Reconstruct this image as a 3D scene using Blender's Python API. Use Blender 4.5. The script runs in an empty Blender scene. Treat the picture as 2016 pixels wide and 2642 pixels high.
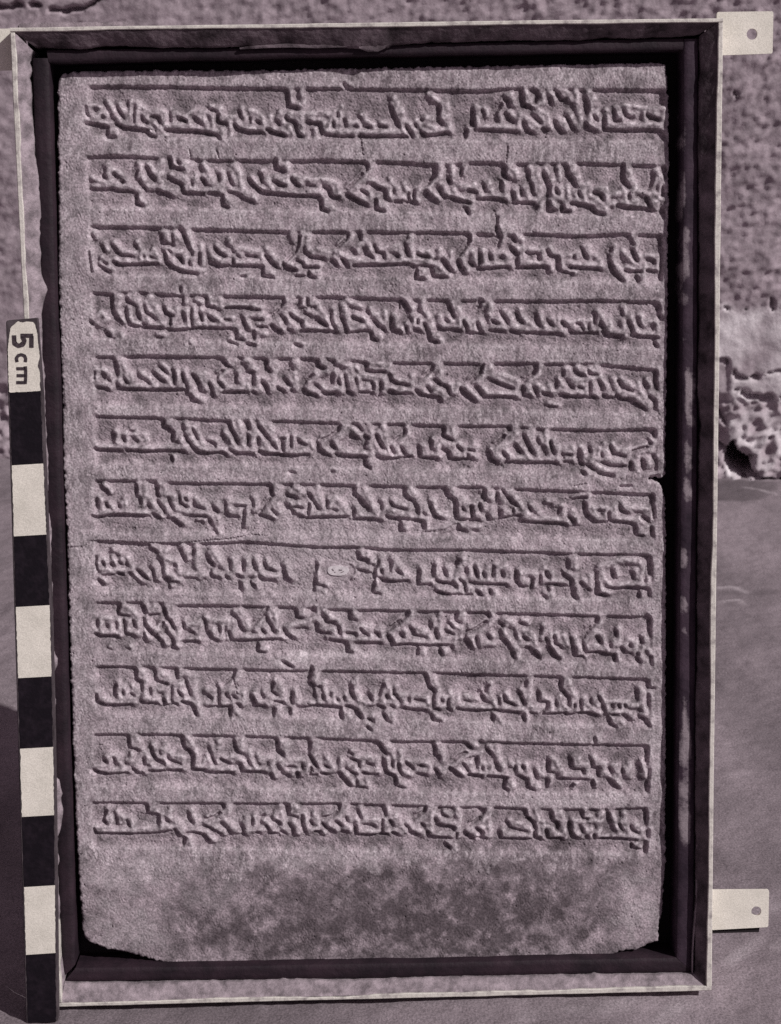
import bpy, bmesh, math, random
import numpy as np
from mathutils import Matrix, Vector

# ------------------------------------------------------------------ data (tenths of a millimetre in the plane of the frame)
STROKES = {
 1: "d24:-1945,2822 -1854,2808 -1788,2795;d26:-1733,2814 -1672,2785 -1589,2775 -1523,2762;d30:-1397,2768 -1314,2759 -1231,2758 -1123,2744 -1065,2731;d26:-929,2798 -905,2765 -814,2743 -730,2742;d28:-705,2762 -647,2733 -580,2719;d14:-1932,2936 -1933,2895 -1914,2866;d16:-1830,2873 -1818,2860;d19:-1724,2932 -1701,2891 -1681,2858;d12:-1603,2947 -1610,2882 -1608,2825;d21:-1560,2865 -1545,2840 -1520,2819;d26:-1494,2860 -1444,2855 -1437,2818;d12:-1364,2886 -1358,2829;d22:-1299,2845 -1270,2832 -1254,2824;d24:-1207,2851 -1170,2826;d21:-1093,2903 -1051,2894;d28:-1036,2865 -1045,2825 -1012,2808 -979,2803;d22:-1052,2730 -1032,2706;d26:-889,2888 -886,2847;d16:-819,2846 -820,2813;d21:-778,2821 -750,2804;d22:-636,2827 -620,2794;d26:-1797,2770 -1795,2729 -1741,2724;d21:-1515,2750 -1499,2729 -1466,2724;l35:-1898,2939 -1925,2895 -1902,2862 -1851,2869 -1816,2918 -1848,2942 -1898,2939;l39:-1777,2966 -1734,2884 -1703,2842;l39:-1615,2963 -1626,2882 -1645,2825;l35:-1565,2955 -1585,2882 -1587,2808;l39:-1541,2930 -1510,2872 -1470,2823 -1438,2789 -1382,2731;l35:-1501,2897 -1442,2904 -1393,2895 -1396,2805;l35:-1335,2886 -1338,2804 -1229,2803;l35:-1318,2886 -1261,2860;l35:-1193,2900 -1231,2868 -1238,2803;l35:-1151,2891 -1077,2882 -1069,2849 -1072,2759;l39:-1136,2850 -1113,2793;l39:-1017,2914 -994,2848 -944,2848;l48:-1005,2767 -1007,2726;l35:-950,2790 -948,2725;l39:-919,2847 -896,2806 -863,2781 -780,2771 -713,2779;l35:-818,2895 -760,2877 -728,2836 -721,2787;l35:-849,2846 -846,2789;l39:-677,2852 -687,2795 -646,2761 -596,2761;l35:-601,2883 -627,2843;l52:-1747,2778 -1732,2745;l52:-1448,2757 -1399,2732;d35:-563,3013 -561,2956 -557,2915 -495,2902;d22:-580,2850 -564,2826 -506,2808 -511,2767 -483,2718 -454,2709;d31:-431,2807 -381,2794 -343,2794 -336,2748 -332,2728;d21:-307,2723 -215,2706 -115,2708;d26:-81,2708 36,2702 162,2700 254,2699;d29:144,2905 160,2848 184,2798 200,2765;d19:247,2773 275,2731 292,2698;d29:355,2722 380,2701 455,2704 539,2719;d38:475,2900 466,2851 465,2814 490,2785;d35:705,2872 700,2815 691,2774;d35:661,2733 648,2688;d22:-175,3065 -158,3040 -125,3030;d19:-251,2805 -247,2772;d26:-175,2828 -168,2779;d14:-220,2870 -217,2837;d19:-38,2777 4,2768;d19:62,2779 112,2766;d14:-62,2834 -54,2818;d17:306,2788 322,2763;d19:356,2820 364,2804;d22:-616,2736 -583,2723;l43:-451,3020 -453,2906;l43:-463,2865 -460,2799 -445,2717;l43:-546,2874 -463,2857 -379,2864 -287,2866;l39:-604,2875 -581,2818 -540,2760 -524,2735;l39:-373,2765 -358,2700;l35:-237,2878 -272,2797 -298,2748 -164,2746 -89,2745 37,2735 187,2741;l30:-186,2910 -196,2828 -197,2763;l30:-130,2795 -88,2810 -63,2777;l35:-46,2826 4,2801 37,2751;l48:166,2970 215,2888 230,2806;l39:213,2781 254,2707;l39:289,2780 321,2714;l35:356,2804 406,2770 481,2744 540,2744;l43:417,2983 458,2949;l48:525,2940 533,2850 548,2743;l35:742,2888 759,2847;l39:365,2820 440,2827;d35:1037,3006 1040,2949 1049,2896 1107,2879;d28:1056,2785 1069,2736 1098,2715 1119,2714;d29:1182,2738 1220,2729 1191,2713;d29:1284,2978 1317,2929 1351,2936;d26:1133,2997 1158,2964 1133,2915;d29:1237,2946 1242,2905;d22:1124,2829 1157,2796 1178,2775;d29:1271,2790 1283,2749 1317,2724;d21:1351,2822 1376,2780 1388,2747 1409,2731;d43:1481,2930 1489,2885 1485,2844;d24:1477,2771 1502,2737 1553,2720;d24:1607,2810 1607,2736 1645,2719 1788,2717 1915,2715 2003,2709;d22:1674,2858 1683,2817 1687,2780 1725,2792;d21:1742,2861 1759,2820 1796,2799 1813,2815;d29:1906,2822 1940,2801 1990,2788;d26:2025,2688 2038,2655;d21:745,2736 863,2730 1014,2720;d29:939,2836 956,2811 989,2790;d35:704,2864 704,2774;d17:767,2880 784,2830;d35:923,2943 948,2926 956,2893;d35:906,2910 872,2870 847,2829;d16:1536,2827 1569,2786;l43:1057,2998 1116,2932 1090,2899;l43:1183,2996 1191,2922 1149,2882;l39:1233,2995 1275,2929;l39:1300,3003 1368,2969 1384,2936;l35:1166,2865 1216,2840 1233,2758;l39:1065,2818 1115,2784 1165,2751;l39:1418,2985 1426,2903 1443,2837 1451,2771 1401,2755 1367,2846;l43:1283,2798 1334,2789 1351,2740;l48:1502,2983 1544,2925 1561,2892;l39:1519,2827 1502,2778 1544,2753 1578,2769 1561,2819 1519,2827;l39:1628,2859 1637,2768 1788,2758 1999,2755 2024,2828;l39:1729,2841 1738,2775;l35:1746,2890 1872,2871 2032,2861;l35:1889,2847 1898,2773;l35:745,2757 863,2763 1014,2753 1031,2843;l39:974,2975 998,2909;l35:780,2888 729,2847 746,2773;l35:889,2845 914,2779",
 2: "d22:-1918,2380 -1855,2375 -1771,2378 -1722,2360 -1630,2359;d29:-1613,2346 -1616,2280 -1575,2263;d19:-1566,2391 -1541,2374;d22:-1470,2365 -1421,2343 -1371,2326;d31:-1843,2474 -1818,2457;d17:-1820,2523 -1830,2482;d19:-1767,2477 -1742,2472;d21:-1719,2430 -1690,2422;d24:-1604,2495 -1618,2454;d35:-1540,2518 -1521,2477 -1484,2435;d35:-1379,2582 -1373,2516 -1290,2502;d26:-1384,2446 -1351,2425 -1301,2403 -1299,2358 -1278,2341 -1153,2335;d26:-1119,2338 -1052,2333;d29:-1162,2438 -1134,2401;d22:-1048,2470 -1045,2420;d19:-985,2477 -965,2427 -946,2389;d24:-1023,2320 -1029,2254 -988,2241;d21:-985,2349 -910,2327 -877,2297 -810,2280;d29:-840,2425 -807,2383 -750,2337 -674,2327 -591,2322;d26:-759,2465 -752,2407;d35:-656,2562 -653,2496 -595,2483;d22:-672,2414 -622,2393 -589,2384;d19:-1321,2560 -1313,2540;d12:-1233,2431 -1226,2390;l39:-1791,2514 -1801,2456 -1753,2414 -1660,2430 -1717,2480 -1774,2514;l43:-1902,2458 -1828,2424 -1745,2398 -1620,2396;l39:-1580,2552 -1567,2469 -1544,2411;l52:-1430,2558 -1441,2484 -1443,2426;l43:-1503,2394 -1394,2376 -1328,2367;l39:-1296,2564 -1221,2538 -1265,2489;l43:-1358,2474 -1274,2457 -1243,2382 -1194,2356;l39:-1190,2472 -1210,2389;l43:-1138,2537 -1106,2470 -1067,2396 -1026,2362;l39:-1006,2477 -1017,2395;l52:-929,2525 -897,2459 -883,2368;l43:-884,2351 -809,2317;l39:-814,2449 -773,2391;l43:-721,2456 -690,2381 -665,2348;l52:-994,2303 -945,2269;l52:-1581,2304 -1532,2279;l43:-636,2529 -585,2520;l39:-655,2443 -588,2438;d26:-644,2319 -543,2313 -451,2307 -358,2306;d31:-642,2389 -600,2380;d26:-549,2429 -524,2399 -499,2383;d17:-432,2381 -390,2381;d29:-327,2376 -290,2359 -282,2317 -266,2296 -224,2295;d29:-346,2285 -348,2218 -302,2201;d26:-22,2520 -31,2479;d19:-52,2462 -104,2405 -172,2348;d35:-173,2319 -115,2281 -31,2238;d21:-71,2347 -21,2313;d24:5,2387 47,2362 97,2340 100,2286 125,2273;d29:28,2279 32,2212 86,2195;d17:156,2352 156,2318;d26:159,2260 214,2259;d26:230,2259 306,2254;d21:257,2317 260,2267;d21:295,2333 294,2283;d35:444,2504 435,2438 401,2397 384,2373;d31:379,2331 400,2290 450,2260;d21:472,2355 493,2296 526,2279;d40:532,2412 540,2387;d24:543,2287 619,2257 686,2244;d31:652,2211 669,2173;d19:670,2335 721,2318;d21:737,2268 771,2267;d26:629,2477 616,2444;d14:-640,2484 -598,2479;l43:-571,2528 -565,2446 -568,2346;l39:-515,2436 -364,2418 -357,2343 -433,2344;l43:-330,2425 -230,2391 -215,2324;l43:-292,2267 -259,2217;l43:16,2511 -28,2437 -105,2364 -139,2340;l39:-105,2372 -5,2304 20,2279;l43:-19,2429 31,2395 131,2360 138,2294;l35:140,2418 148,2385;l48:95,2245 112,2203;l39:190,2351 197,2293 307,2291 342,2373;l35:232,2383 248,2334;l43:487,2512 477,2429 418,2381 392,2340;l39:409,2339 467,2280;l39:502,2371 535,2296 619,2286;l39:562,2494 570,2428;l39:620,2361 704,2351 754,2309;l39:577,2337 585,2303;l35:695,2285 703,2202;d40:920,2480 911,2431 945,2406;d28:898,2390 894,2352;d29:1080,2461 1084,2403;d22:780,2367 788,2325;d22:691,2327 725,2318;d22:1109,2370 1113,2320 1122,2295;d35:1190,2435 1211,2385 1232,2343 1215,2285;d52:1223,2235 1223,2185 1282,2176;d35:1320,2217 1320,2175 1367,2174;d35:1350,2482 1354,2432 1392,2390;d22:1397,2382 1418,2344;d24:1384,2233 1452,2219 1536,2205;d29:1524,2193 1553,2163 1604,2150;d26:1536,2301 1587,2288 1600,2254;d35:1739,2484 1731,2410 1748,2368 1782,2334;d29:1950,2423 1942,2373 1917,2324;d38:1706,2211 1748,2193 1850,2183 1944,2174;d22:1901,2266 1918,2224 1935,2190;d35:2020,2181 2029,2130;d22:2035,2472 2044,2413;d26:733,2268 859,2270 927,2256;d22:978,2314 982,2264;d19:1041,2329 1041,2288;d16:1435,2307 1443,2273;d22:1278,2334 1291,2301;d16:1782,2293 1782,2251;d21:2019,2339 2019,2272;d21:986,2239 1130,2237;l56:971,2488 1012,2429;l48:1148,2469 1156,2386 1172,2286 1180,2194;l52:1215,2476 1249,2401;l48:1401,2481 1435,2398;l35:1300,2483 1308,2400;l39:1249,2343 1265,2276 1316,2267 1316,2342;l39:1358,2349 1367,2258;l39:1409,2315 1435,2248 1477,2239 1468,2356;l43:1502,2364 1519,2280 1587,2238 1630,2179;l43:1265,2226 1282,2192;l39:1562,2330 1621,2329 1638,2228 1680,2228;l39:1663,2295 1714,2294;l39:1748,2327 1757,2235 1841,2242;l56:1773,2467 1790,2392 1824,2325;l48:1984,2447 2010,2364 2028,2247;l39:1824,2309 1892,2299 1977,2223;l39:1960,2290 2011,2248;l39:928,2373 936,2281;l39:1003,2322 1020,2263;l39:1063,2354 1088,2270;l39:818,2391 835,2324;l43:717,2368 759,2326",
 3: "d21:-1885,1861 -1852,1835 -1811,1809;d16:-1859,1877 -1825,1868;d21:-1862,1994 -1847,1952;d21:-1791,1997 -1763,1951 -1722,1925 -1655,1920;d26:-1795,1884 -1750,1859 -1683,1857 -1598,1860 -1489,1863;d17:-1631,1999 -1619,1965;d19:-1579,1918 -1575,1910;d12:-1537,1914 -1496,1900;d29:-1456,2062 -1449,2012 -1374,1990;d16:-1376,2061 -1374,2003;d29:-1320,2110 -1297,2052 -1277,1997;d26:-1435,1945 -1429,1878 -1380,1836 -1313,1805 -1213,1791;d28:-1352,1915 -1327,1902 -1315,1868;d12:-1409,1962 -1385,1936;d21:-1265,1876 -1265,1867;d22:-1195,1933 -1198,1862;d12:-1241,1946 -1242,1917;d33:-1126,1865 -1059,1843;d22:-1059,1839 -924,1841 -755,1834;d21:-965,1887 -962,1846;d24:-1089,1965 -1048,1922 -1015,1909;d19:-871,1919 -838,1906 -795,1901;d26:-736,1909 -703,1866 -662,1832;d24:-764,1817 -765,1767 -689,1757;d14:-939,1916 -922,1908;d14:-917,1769 -875,1769;d17:-619,1857 -607,1831;d12:-1952,1954 -1947,1879 -1941,1820;d21:-1930,2070 -1919,2049;d14:-999,2005 -995,1992;l39:-1413,2078 -1411,2028;l39:-1346,2069 -1323,2027;l43:-1278,2110 -1255,2051 -1240,1992;l39:-1410,1928 -1354,1860 -1279,1826 -1161,1815;l39:-1122,1974 -1107,1915 -1049,1880 -940,1870;l39:-937,1962 -836,1952 -769,1934 -754,1867 -881,1869;l43:-726,1959 -677,1899 -636,1865;l48:-722,1816 -689,1791;l39:-1586,1973 -1596,1906 -1513,1896;l35:-1671,1949 -1698,1891 -1766,1884;l39:-1502,1963 -1478,1913;l35:-1181,1991 -1166,1916 -1168,1857;l35:-1224,1942 -1235,1867;l39:-1376,1944 -1292,1943 -1286,1876;l35:-1857,1919 -1825,1885;l39:-1927,1862 -1911,1828;d31:-610,1840 -581,1814 -530,1805;d22:-499,2039 -509,1980 -527,1939 -588,1877;d22:-487,1842 -462,1820 -378,1823;d22:-451,1921 -427,1895 -334,1881;d16:-516,1876 -478,1854;d29:-446,1795 -438,1761 -405,1748;d21:-540,1763 -455,1762;d33:-275,1868 -250,1834;d33:-207,1875 -174,1828;d24:-136,1828 -22,1830 105,1828 258,1834;d36:275,1821 300,1808;d17:317,1820 427,1814;d17:-161,2050 -179,2008 -239,1959;d17:-29,1918 5,1880;d21:15,1972 31,1921 81,1912 85,1874;d26:170,1902 182,1885;d31:234,1960 238,1926 250,1892;d19:318,1904 352,1882 394,1878;d33:487,1863 508,1829 546,1778;d35:304,1791 295,1732 358,1723;d29:410,1797 422,1743 511,1737;d26:676,2028 675,1986 641,1936 598,1887;d29:598,1853 606,1811 631,1785;d29:682,1835 716,1809 767,1783;d26:746,1893 746,1834;d21:-85,2065 -78,2007;d17:-121,1940 -118,1915;d14:124,1911 157,1911;l48:-541,2056 -533,2022;l52:-440,2046 -442,1979;l39:-563,1847 -513,1821;l39:-375,1945 -299,1927;l52:-378,1794 -371,1760;l43:-136,2041 -154,2000 -231,1942;l39:-248,1934 -182,1883 -63,1864 106,1853 258,1859;l43:-36,1998 -3,1930 30,1879;l35:-70,1981 -113,1957;l39:56,1938 192,1960 199,1885;l35:98,1912 106,1853;l39:278,2026 276,1934 292,1867 402,1848;l39:327,1933 412,1915;l43:471,1931 471,1889;l43:547,1913 546,1820;l52:355,1790 359,1748;l48:461,1822 512,1762;l39:649,1911 631,1844 665,1793;l43:700,1919 716,1851;d31:862,2083 875,2041 891,2008;d17:871,2150 862,2100;d19:891,1991 874,1949;d29:981,2015 993,1972;d24:695,1814 737,1792 839,1795 950,1801;d22:751,1901 746,1842 737,1817;d21:819,1892 823,1858;d35:963,1931 993,1897 1010,1888;d28:1005,1863 1005,1813;d26:1001,1796 1111,1794 1222,1797;d19:1069,1904 1103,1887 1146,1895;d26:1158,1890 1158,1852;d22:1214,1919 1239,1876 1281,1867;d43:1286,1859 1286,1774;d17:1315,1766 1392,1752;d24:1366,1794 1452,1784 1588,1774;d21:1401,1874 1401,1857;d24:1460,1915 1477,1872 1494,1851;d29:1652,1827 1665,1777 1699,1734 1742,1691;d26:1639,1878 1647,1853;d21:1664,1920 1647,1886;d29:1809,1909 1826,1858 1843,1828;d12:1800,1984 1826,1934;d24:1758,1767 1801,1753 1869,1756;d29:1835,1732 1853,1681;d24:1912,1840 1954,1831 1963,1810;d22:1908,1764 1989,1746;d33:2004,1998 2009,1922;d24:2026,1914 2014,1796 2002,1695;l43:1019,2014 1044,1988;l39:780,1892 780,1825 924,1823 958,1872 908,1907 857,1899;l39:1052,1938 1060,1837 1162,1827 1213,1835;l39:1188,1927 1188,1860;l39:1146,1920 1086,1929;l39:1349,1883 1452,1889;l43:1503,1939 1503,1897 1571,1862 1596,1803 1409,1815 1358,1832;l52:1690,1894 1682,1818 1733,1759 1776,1699;l39:1741,1910 1792,1842 1852,1799 1886,1815;l43:1895,1806 1887,1705;l35:1911,1865 1980,1864 1980,1780;l39:1239,1817 1247,1784",
 4: "d31:-1809,1654 -1815,1604 -1812,1562;d19:-1805,1545 -1781,1502 -1748,1468;d33:-1708,1627 -1705,1606 -1667,1593;d17:-1715,1577 -1714,1493 -1690,1450;d24:-1690,1446 -1631,1432 -1530,1426 -1462,1421;d26:-1445,1416 -1370,1402 -1259,1409;d19:-1259,1417 -1106,1414 -962,1408;d22:-1628,1525 -1621,1482;d16:-1592,1583 -1577,1532 -1519,1493;d22:-1601,1453 -1576,1435;d26:-1457,1564 -1442,1522 -1391,1504;d22:-1409,1496 -1415,1437;d26:-1323,1520 -1308,1477;d16:-1263,1552 -1269,1493 -1258,1430;d24:-1200,1517 -1194,1467;d19:-1146,1500 -1105,1465;d22:-1158,1635 -1152,1567 -1102,1558;d22:-1026,1548 -966,1556 -848,1549;d17:-848,1537 -789,1536;d38:-1857,1394 -1837,1372;d12:-1812,1359 -1799,1357;d21:-1968,1480 -1948,1459;d21:-954,1395 -956,1335 -905,1330;d26:-1011,1319 -957,1301;d26:-831,1384 -837,1333;d38:-880,1296 -838,1291;d31:-715,1429 -682,1399 -648,1385;d21:-909,1487 -893,1428;d21:-816,1469 -765,1468;d17:-809,1418 -732,1416;d17:-626,1575 -661,1534 -713,1501;d21:-625,1474 -612,1465;d29:-1334,1701 -1335,1671;d14:-1319,1646 -1317,1587;d19:-1507,1358 -1473,1357;d12:-1288,1312 -1279,1307;d14:-1036,1472 -994,1472;l39:-1750,1645 -1770,1561 -1747,1493;l52:-1648,1660 -1633,1618;l39:-1685,1568 -1689,1484 -1647,1458;l52:-1539,1633 -1507,1573 -1476,1505 -1453,1446;l39:-1609,1575 -1610,1541 -1561,1498 -1537,1447;l35:-1384,1462 -1377,1436;l39:-1280,1544 -1283,1443;l39:-1356,1554 -1366,1503;l43:-1238,1535 -1232,1459 -1156,1441;l39:-1187,1543 -1120,1525 -1062,1473 -1021,1438;l39:-1117,1617 -1057,1616 -1051,1566;l52:-1776,1401 -1752,1375;l39:-1881,1538 -1934,1488 -1892,1462 -1840,1495 -1881,1538;l39:-756,1501 -758,1425;l35:-849,1503 -764,1510;l39:-875,1470 -851,1418;l43:-920,1377 -879,1351;l43:-793,1383 -751,1374;l39:-663,1466 -639,1415;l39:-1218,1619 -1185,1602;d22:-624,1617 -621,1584 -647,1559;d29:-668,1390 -647,1385;d19:-623,1474 -607,1440;d22:-600,1397 -566,1388;d26:-515,1383 -413,1381 -260,1374;d22:-580,1507 -555,1477 -513,1459;d21:-496,1455 -502,1412;d17:-470,1509 -419,1479;d29:-394,1478 -369,1448 -327,1418;d24:-501,1607 -519,1573 -545,1553;d19:-511,1544 -469,1543;d19:-455,1606 -456,1555;d14:-435,1547 -401,1554;d14:-291,1519 -296,1477 -284,1426 -260,1391;d24:-224,1484 -203,1433 -192,1390;d38:-192,1390 -188,1364;d21:-167,1364 -90,1375 -30,1379;d24:-147,1478 -122,1461 -71,1447;d26:5,1446 39,1411;d24:64,1402 81,1377;d31:-17,1361 -14,1327 20,1306;d33:125,1461 120,1402 149,1371 191,1366;d24:226,1400 234,1366;d21:285,1382 328,1372;d14:265,1467 265,1433;d16:308,1449 312,1424;d24:354,1423 371,1380 383,1367;d35:195,1586 220,1552 241,1522;d28:530,1547 543,1513 559,1462;d17:504,1454 521,1429;d21:448,1404 482,1378 533,1373;d26:541,1377 610,1368;d28:387,1346 395,1303 446,1290;d22:627,1435 644,1401 656,1358;d24:661,1354 712,1344 763,1352;d16:725,1425 742,1374;d24:-551,1294 -501,1272;d22:739,1577 748,1535 713,1510;d12:-28,1514 -24,1497;l43:-560,1616 -587,1566 -614,1507;l35:-485,1590 -481,1564;l39:-416,1605 -375,1546 -334,1486 -293,1409;l39:-597,1490 -565,1439 -532,1404;l39:-412,1411 -463,1420;l39:-265,1535 -271,1451 -234,1416;l43:-205,1560 -181,1500 -165,1423 -72,1413;l39:-71,1481 -38,1430 4,1395;l39:83,1512 90,1411;l39:6,1488 74,1496;l48:29,1361 46,1335;l43:167,1469 158,1409 209,1383;l43:246,1586 279,1534;l43:348,1592 356,1525 389,1465 414,1396;l39:295,1475 286,1407 328,1406 329,1466;l48:586,1571 602,1495 610,1401;l39:466,1472 465,1421 525,1403 551,1436;l48:438,1337 472,1310;l39:687,1426 678,1375 712,1383 713,1434;l35:-179,1593 -78,1549;d26:744,1581 765,1564;d19:735,1543 718,1518;d21:810,1364 921,1358;d31:955,1362 1024,1335;d22:1041,1343 1161,1341 1315,1330;d36:1375,1350 1392,1337;d21:1409,1332 1572,1334;d35:1606,1342 1632,1320;d28:1640,1311 1743,1305;d29:1794,1321 1880,1299 1988,1292;d29:1958,1276 1979,1233;d36:1986,1526 1991,1480;d26:1999,1454 2017,1420;d12:721,1425 733,1374;d17:794,1466 798,1432;d19:824,1440 862,1414;d22:896,1481 922,1447 939,1421;d33:1003,1480 1011,1445 1041,1419;d26:1140,1469 1144,1418 1161,1392;d24:1229,1420 1251,1390;d29:1315,1415 1340,1397;d24:1589,1410 1606,1367;d21:1550,1470 1546,1402;d22:1781,1415 1803,1372 1807,1338;d19:1845,1440 1854,1397 1876,1375;d17:1957,1395 1957,1353;d12:1460,1382 1469,1353;d12:1503,1403 1507,1360;d17:1417,1404 1452,1404;d14:1734,1501 1742,1458;l52:812,1559 820,1517;l39:700,1425 708,1374;l43:742,1442 776,1373;l39:871,1465 904,1405;l43:948,1481 973,1412 1024,1377 1144,1375;l39:1050,1436 1109,1401;l39:1186,1417 1212,1366 1298,1364;l39:1298,1441 1298,1381;l39:1375,1414 1469,1412 1537,1428 1529,1360;l39:1409,1379 1434,1362;l43:1580,1487 1606,1435 1631,1384 1666,1341 1777,1339;l39:1648,1426 1666,1358;l43:1794,1466 1820,1398 1846,1337;l39:1880,1447 1880,1396;l39:1914,1413 1965,1420 2000,1377 1992,1318 1880,1328;l35:1743,1424 1760,1356",
 5: "d21:-1947,1022 -1859,1003;d31:-1794,1028 -1786,1006;d26:-1782,1002 -1689,996 -1561,989 -1434,987 -1331,990;d19:-1331,994 -1315,972;d31:-1893,1111 -1885,1085;d12:-1951,1133 -1954,1073;d12:-1860,1080 -1844,1054;d31:-1808,1199 -1798,1147 -1800,1096;d17:-1745,1074 -1721,1039;d24:-1540,1109 -1499,1065 -1474,1052;d19:-1496,1150 -1446,1107;d22:-1411,1132 -1396,1097 -1402,1029;d22:-1340,1105 -1333,1062;d29:-1268,1095 -1227,1035 -1225,983;d17:-1313,1028 -1306,993;d26:-1290,950 -1274,924 -1240,902;d21:-1159,1033 -1135,990;d40:-1136,965 -1137,939;d31:-1052,1194 -1036,1159 -1011,1146;d19:-1046,1125 -1098,1092 -1099,1067;d21:-1091,1041 -1058,997;d28:-1068,963 -965,966 -888,964;d22:-961,1098 -975,1056 -963,1030;d29:-884,1105 -842,1100;d22:-846,1088 -853,1011;d26:-858,968 -837,959;d33:-784,1027 -759,1001 -752,962;d38:-754,1180 -764,1137 -731,1107;d24:-683,991 -640,968;d24:-621,1041 -605,1015;d17:-1585,1050 -1568,1032;l35:-1943,1116 -1887,1149 -1838,1105 -1832,1046 -1900,1047 -1945,1073 -1943,1116;l43:-1749,1206 -1735,1129 -1712,1052;l39:-1780,1070 -1747,1027 -1603,1024 -1433,1013;l39:-1693,1111 -1679,1043;l39:-1625,1119 -1575,1084 -1525,1040;l39:-1497,1125 -1448,1064 -1407,1021;l39:-1370,1114 -1372,1029;l39:-1318,1122 -1287,1044 -1263,1001;l39:-1259,1112 -1166,1102 -1177,1000;l43:-1141,1067 -1109,1015 -1075,989;l52:-1248,941 -1197,914;l43:-1009,1201 -967,1184;l39:-1029,1108 -1081,1075 -1024,1005 -888,986 -877,1054;l56:-882,1191 -849,1147;l39:-816,1096 -810,1010 -794,984;l48:-695,1179 -679,1136 -706,1085 -708,991;l39:-774,1069 -724,1051;l39:-920,1055 -913,1012;d22:-678,990 -636,968;d21:-617,1049 -588,1006;d28:-585,972 -568,971;d29:-396,1182 -393,1143 -355,1121;d22:-428,1080 -481,1038 -499,1004;d29:-503,979 -466,948 -406,930;d16:-405,1007 -384,989;d26:-363,950 -312,941 -252,948;d36:-292,1078 -301,1026;d19:-206,1076 -195,1016 -187,982;d31:-192,956 -158,942;d21:-106,950 -12,944;d24:41,1020 48,977 31,952;d43:99,951 133,941;d19:142,933 262,935;d17:-130,1049 -122,998;d17:-19,1026 -3,995 -12,970;d12:-88,1035 -36,1030;d38:-55,1150 -60,1125;d26:-69,1108 -10,1090 76,1090;d26:106,1070 118,1032 160,1005 237,995;d29:288,956 322,925 373,911 433,906;d52:450,897 454,875;d29:414,1125 393,1091 349,1058;d26:435,1030 460,996 520,973;d24:515,969 528,926;d17:374,980 399,937;d21:744,1110 726,1068 666,1009;d38:605,959 656,906 703,871;d26:726,974 759,913;d16:-250,1043 -242,1008;l56:-546,1176 -529,1142;l48:-548,1082 -550,1005;l43:-358,1173 -316,1138;l39:-317,1104 -386,1079 -455,1029 -465,978 -397,960;l43:-247,1171 -163,1135 -147,1075 -157,972;l35:-232,1077 -225,991 -320,975 -362,993;l39:-128,1134 -78,1074 75,1054;l39:-8,1149 111,1139 110,1096;l39:-105,997 -97,963 -46,962 -45,1005;l35:19,1021 14,969;l39:75,1045 83,977 254,956 272,1067;l39:57,960 91,968;l48:453,1141 470,1090 452,1039;l39:392,1057 331,998 348,946;l39:391,997 459,953 511,917;l39:589,1002 571,942;l39:640,984 691,931;l43:734,999 760,973;d22:764,1127 746,1076 703,1034 660,1009;d29:651,923 702,875;d24:720,974 745,922 771,900;d24:771,900 891,898 994,891;d28:819,1023 866,997 917,974 969,956;d35:1133,1125 1128,1082 1098,1044;d21:1081,1036 1046,1002;d28:1042,968 1046,908;d22:1046,903 1097,902;d26:1123,958 1145,906;d35:1183,914 1235,904;d35:1312,903 1364,889;d24:1364,889 1510,886;d31:1519,890 1554,881;d29:1605,897 1640,880 1691,874;d22:1287,1006 1274,955;d29:1373,975 1399,953;d31:1407,1077 1433,1047 1476,1033;d21:1502,1071 1519,1045 1562,1044;d22:1330,1074 1317,1032;d17:1515,994 1515,908;d22:1584,992 1609,940;d21:1717,999 1743,955 1812,924;d26:1700,896 1735,869 1812,859 1855,824 1907,793;d29:1975,1063 1971,994 1984,942;d24:1933,883 1976,848 1968,796;d35:1898,978 1915,943;d12:1424,961 1467,952;d14:1209,831 1278,817;l48:815,1118 824,1066;l39:798,1092 737,1008 797,929 977,917 1012,1003 909,1056 841,1049;l39:1081,984 1097,924;l43:1167,1111 1150,1052 1081,1010;l39:1132,992 1201,939 1252,930 1304,946 1381,919 1485,917;l39:1235,973 1244,938;l39:1304,1006 1338,962;l39:1407,1004 1476,969 1493,925;l39:1364,1091 1381,1030 1485,1011 1562,1036;l39:1459,1089 1485,1063;l39:1562,1104 1588,1035 1631,966 1648,914;l39:1553,967 1562,907;l39:1682,1016 1717,921 1838,893 1899,832;l39:1760,998 1855,936;l39:1855,979 1881,901;l43:1881,910 1933,831;l39:1984,899 1941,917",
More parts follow.
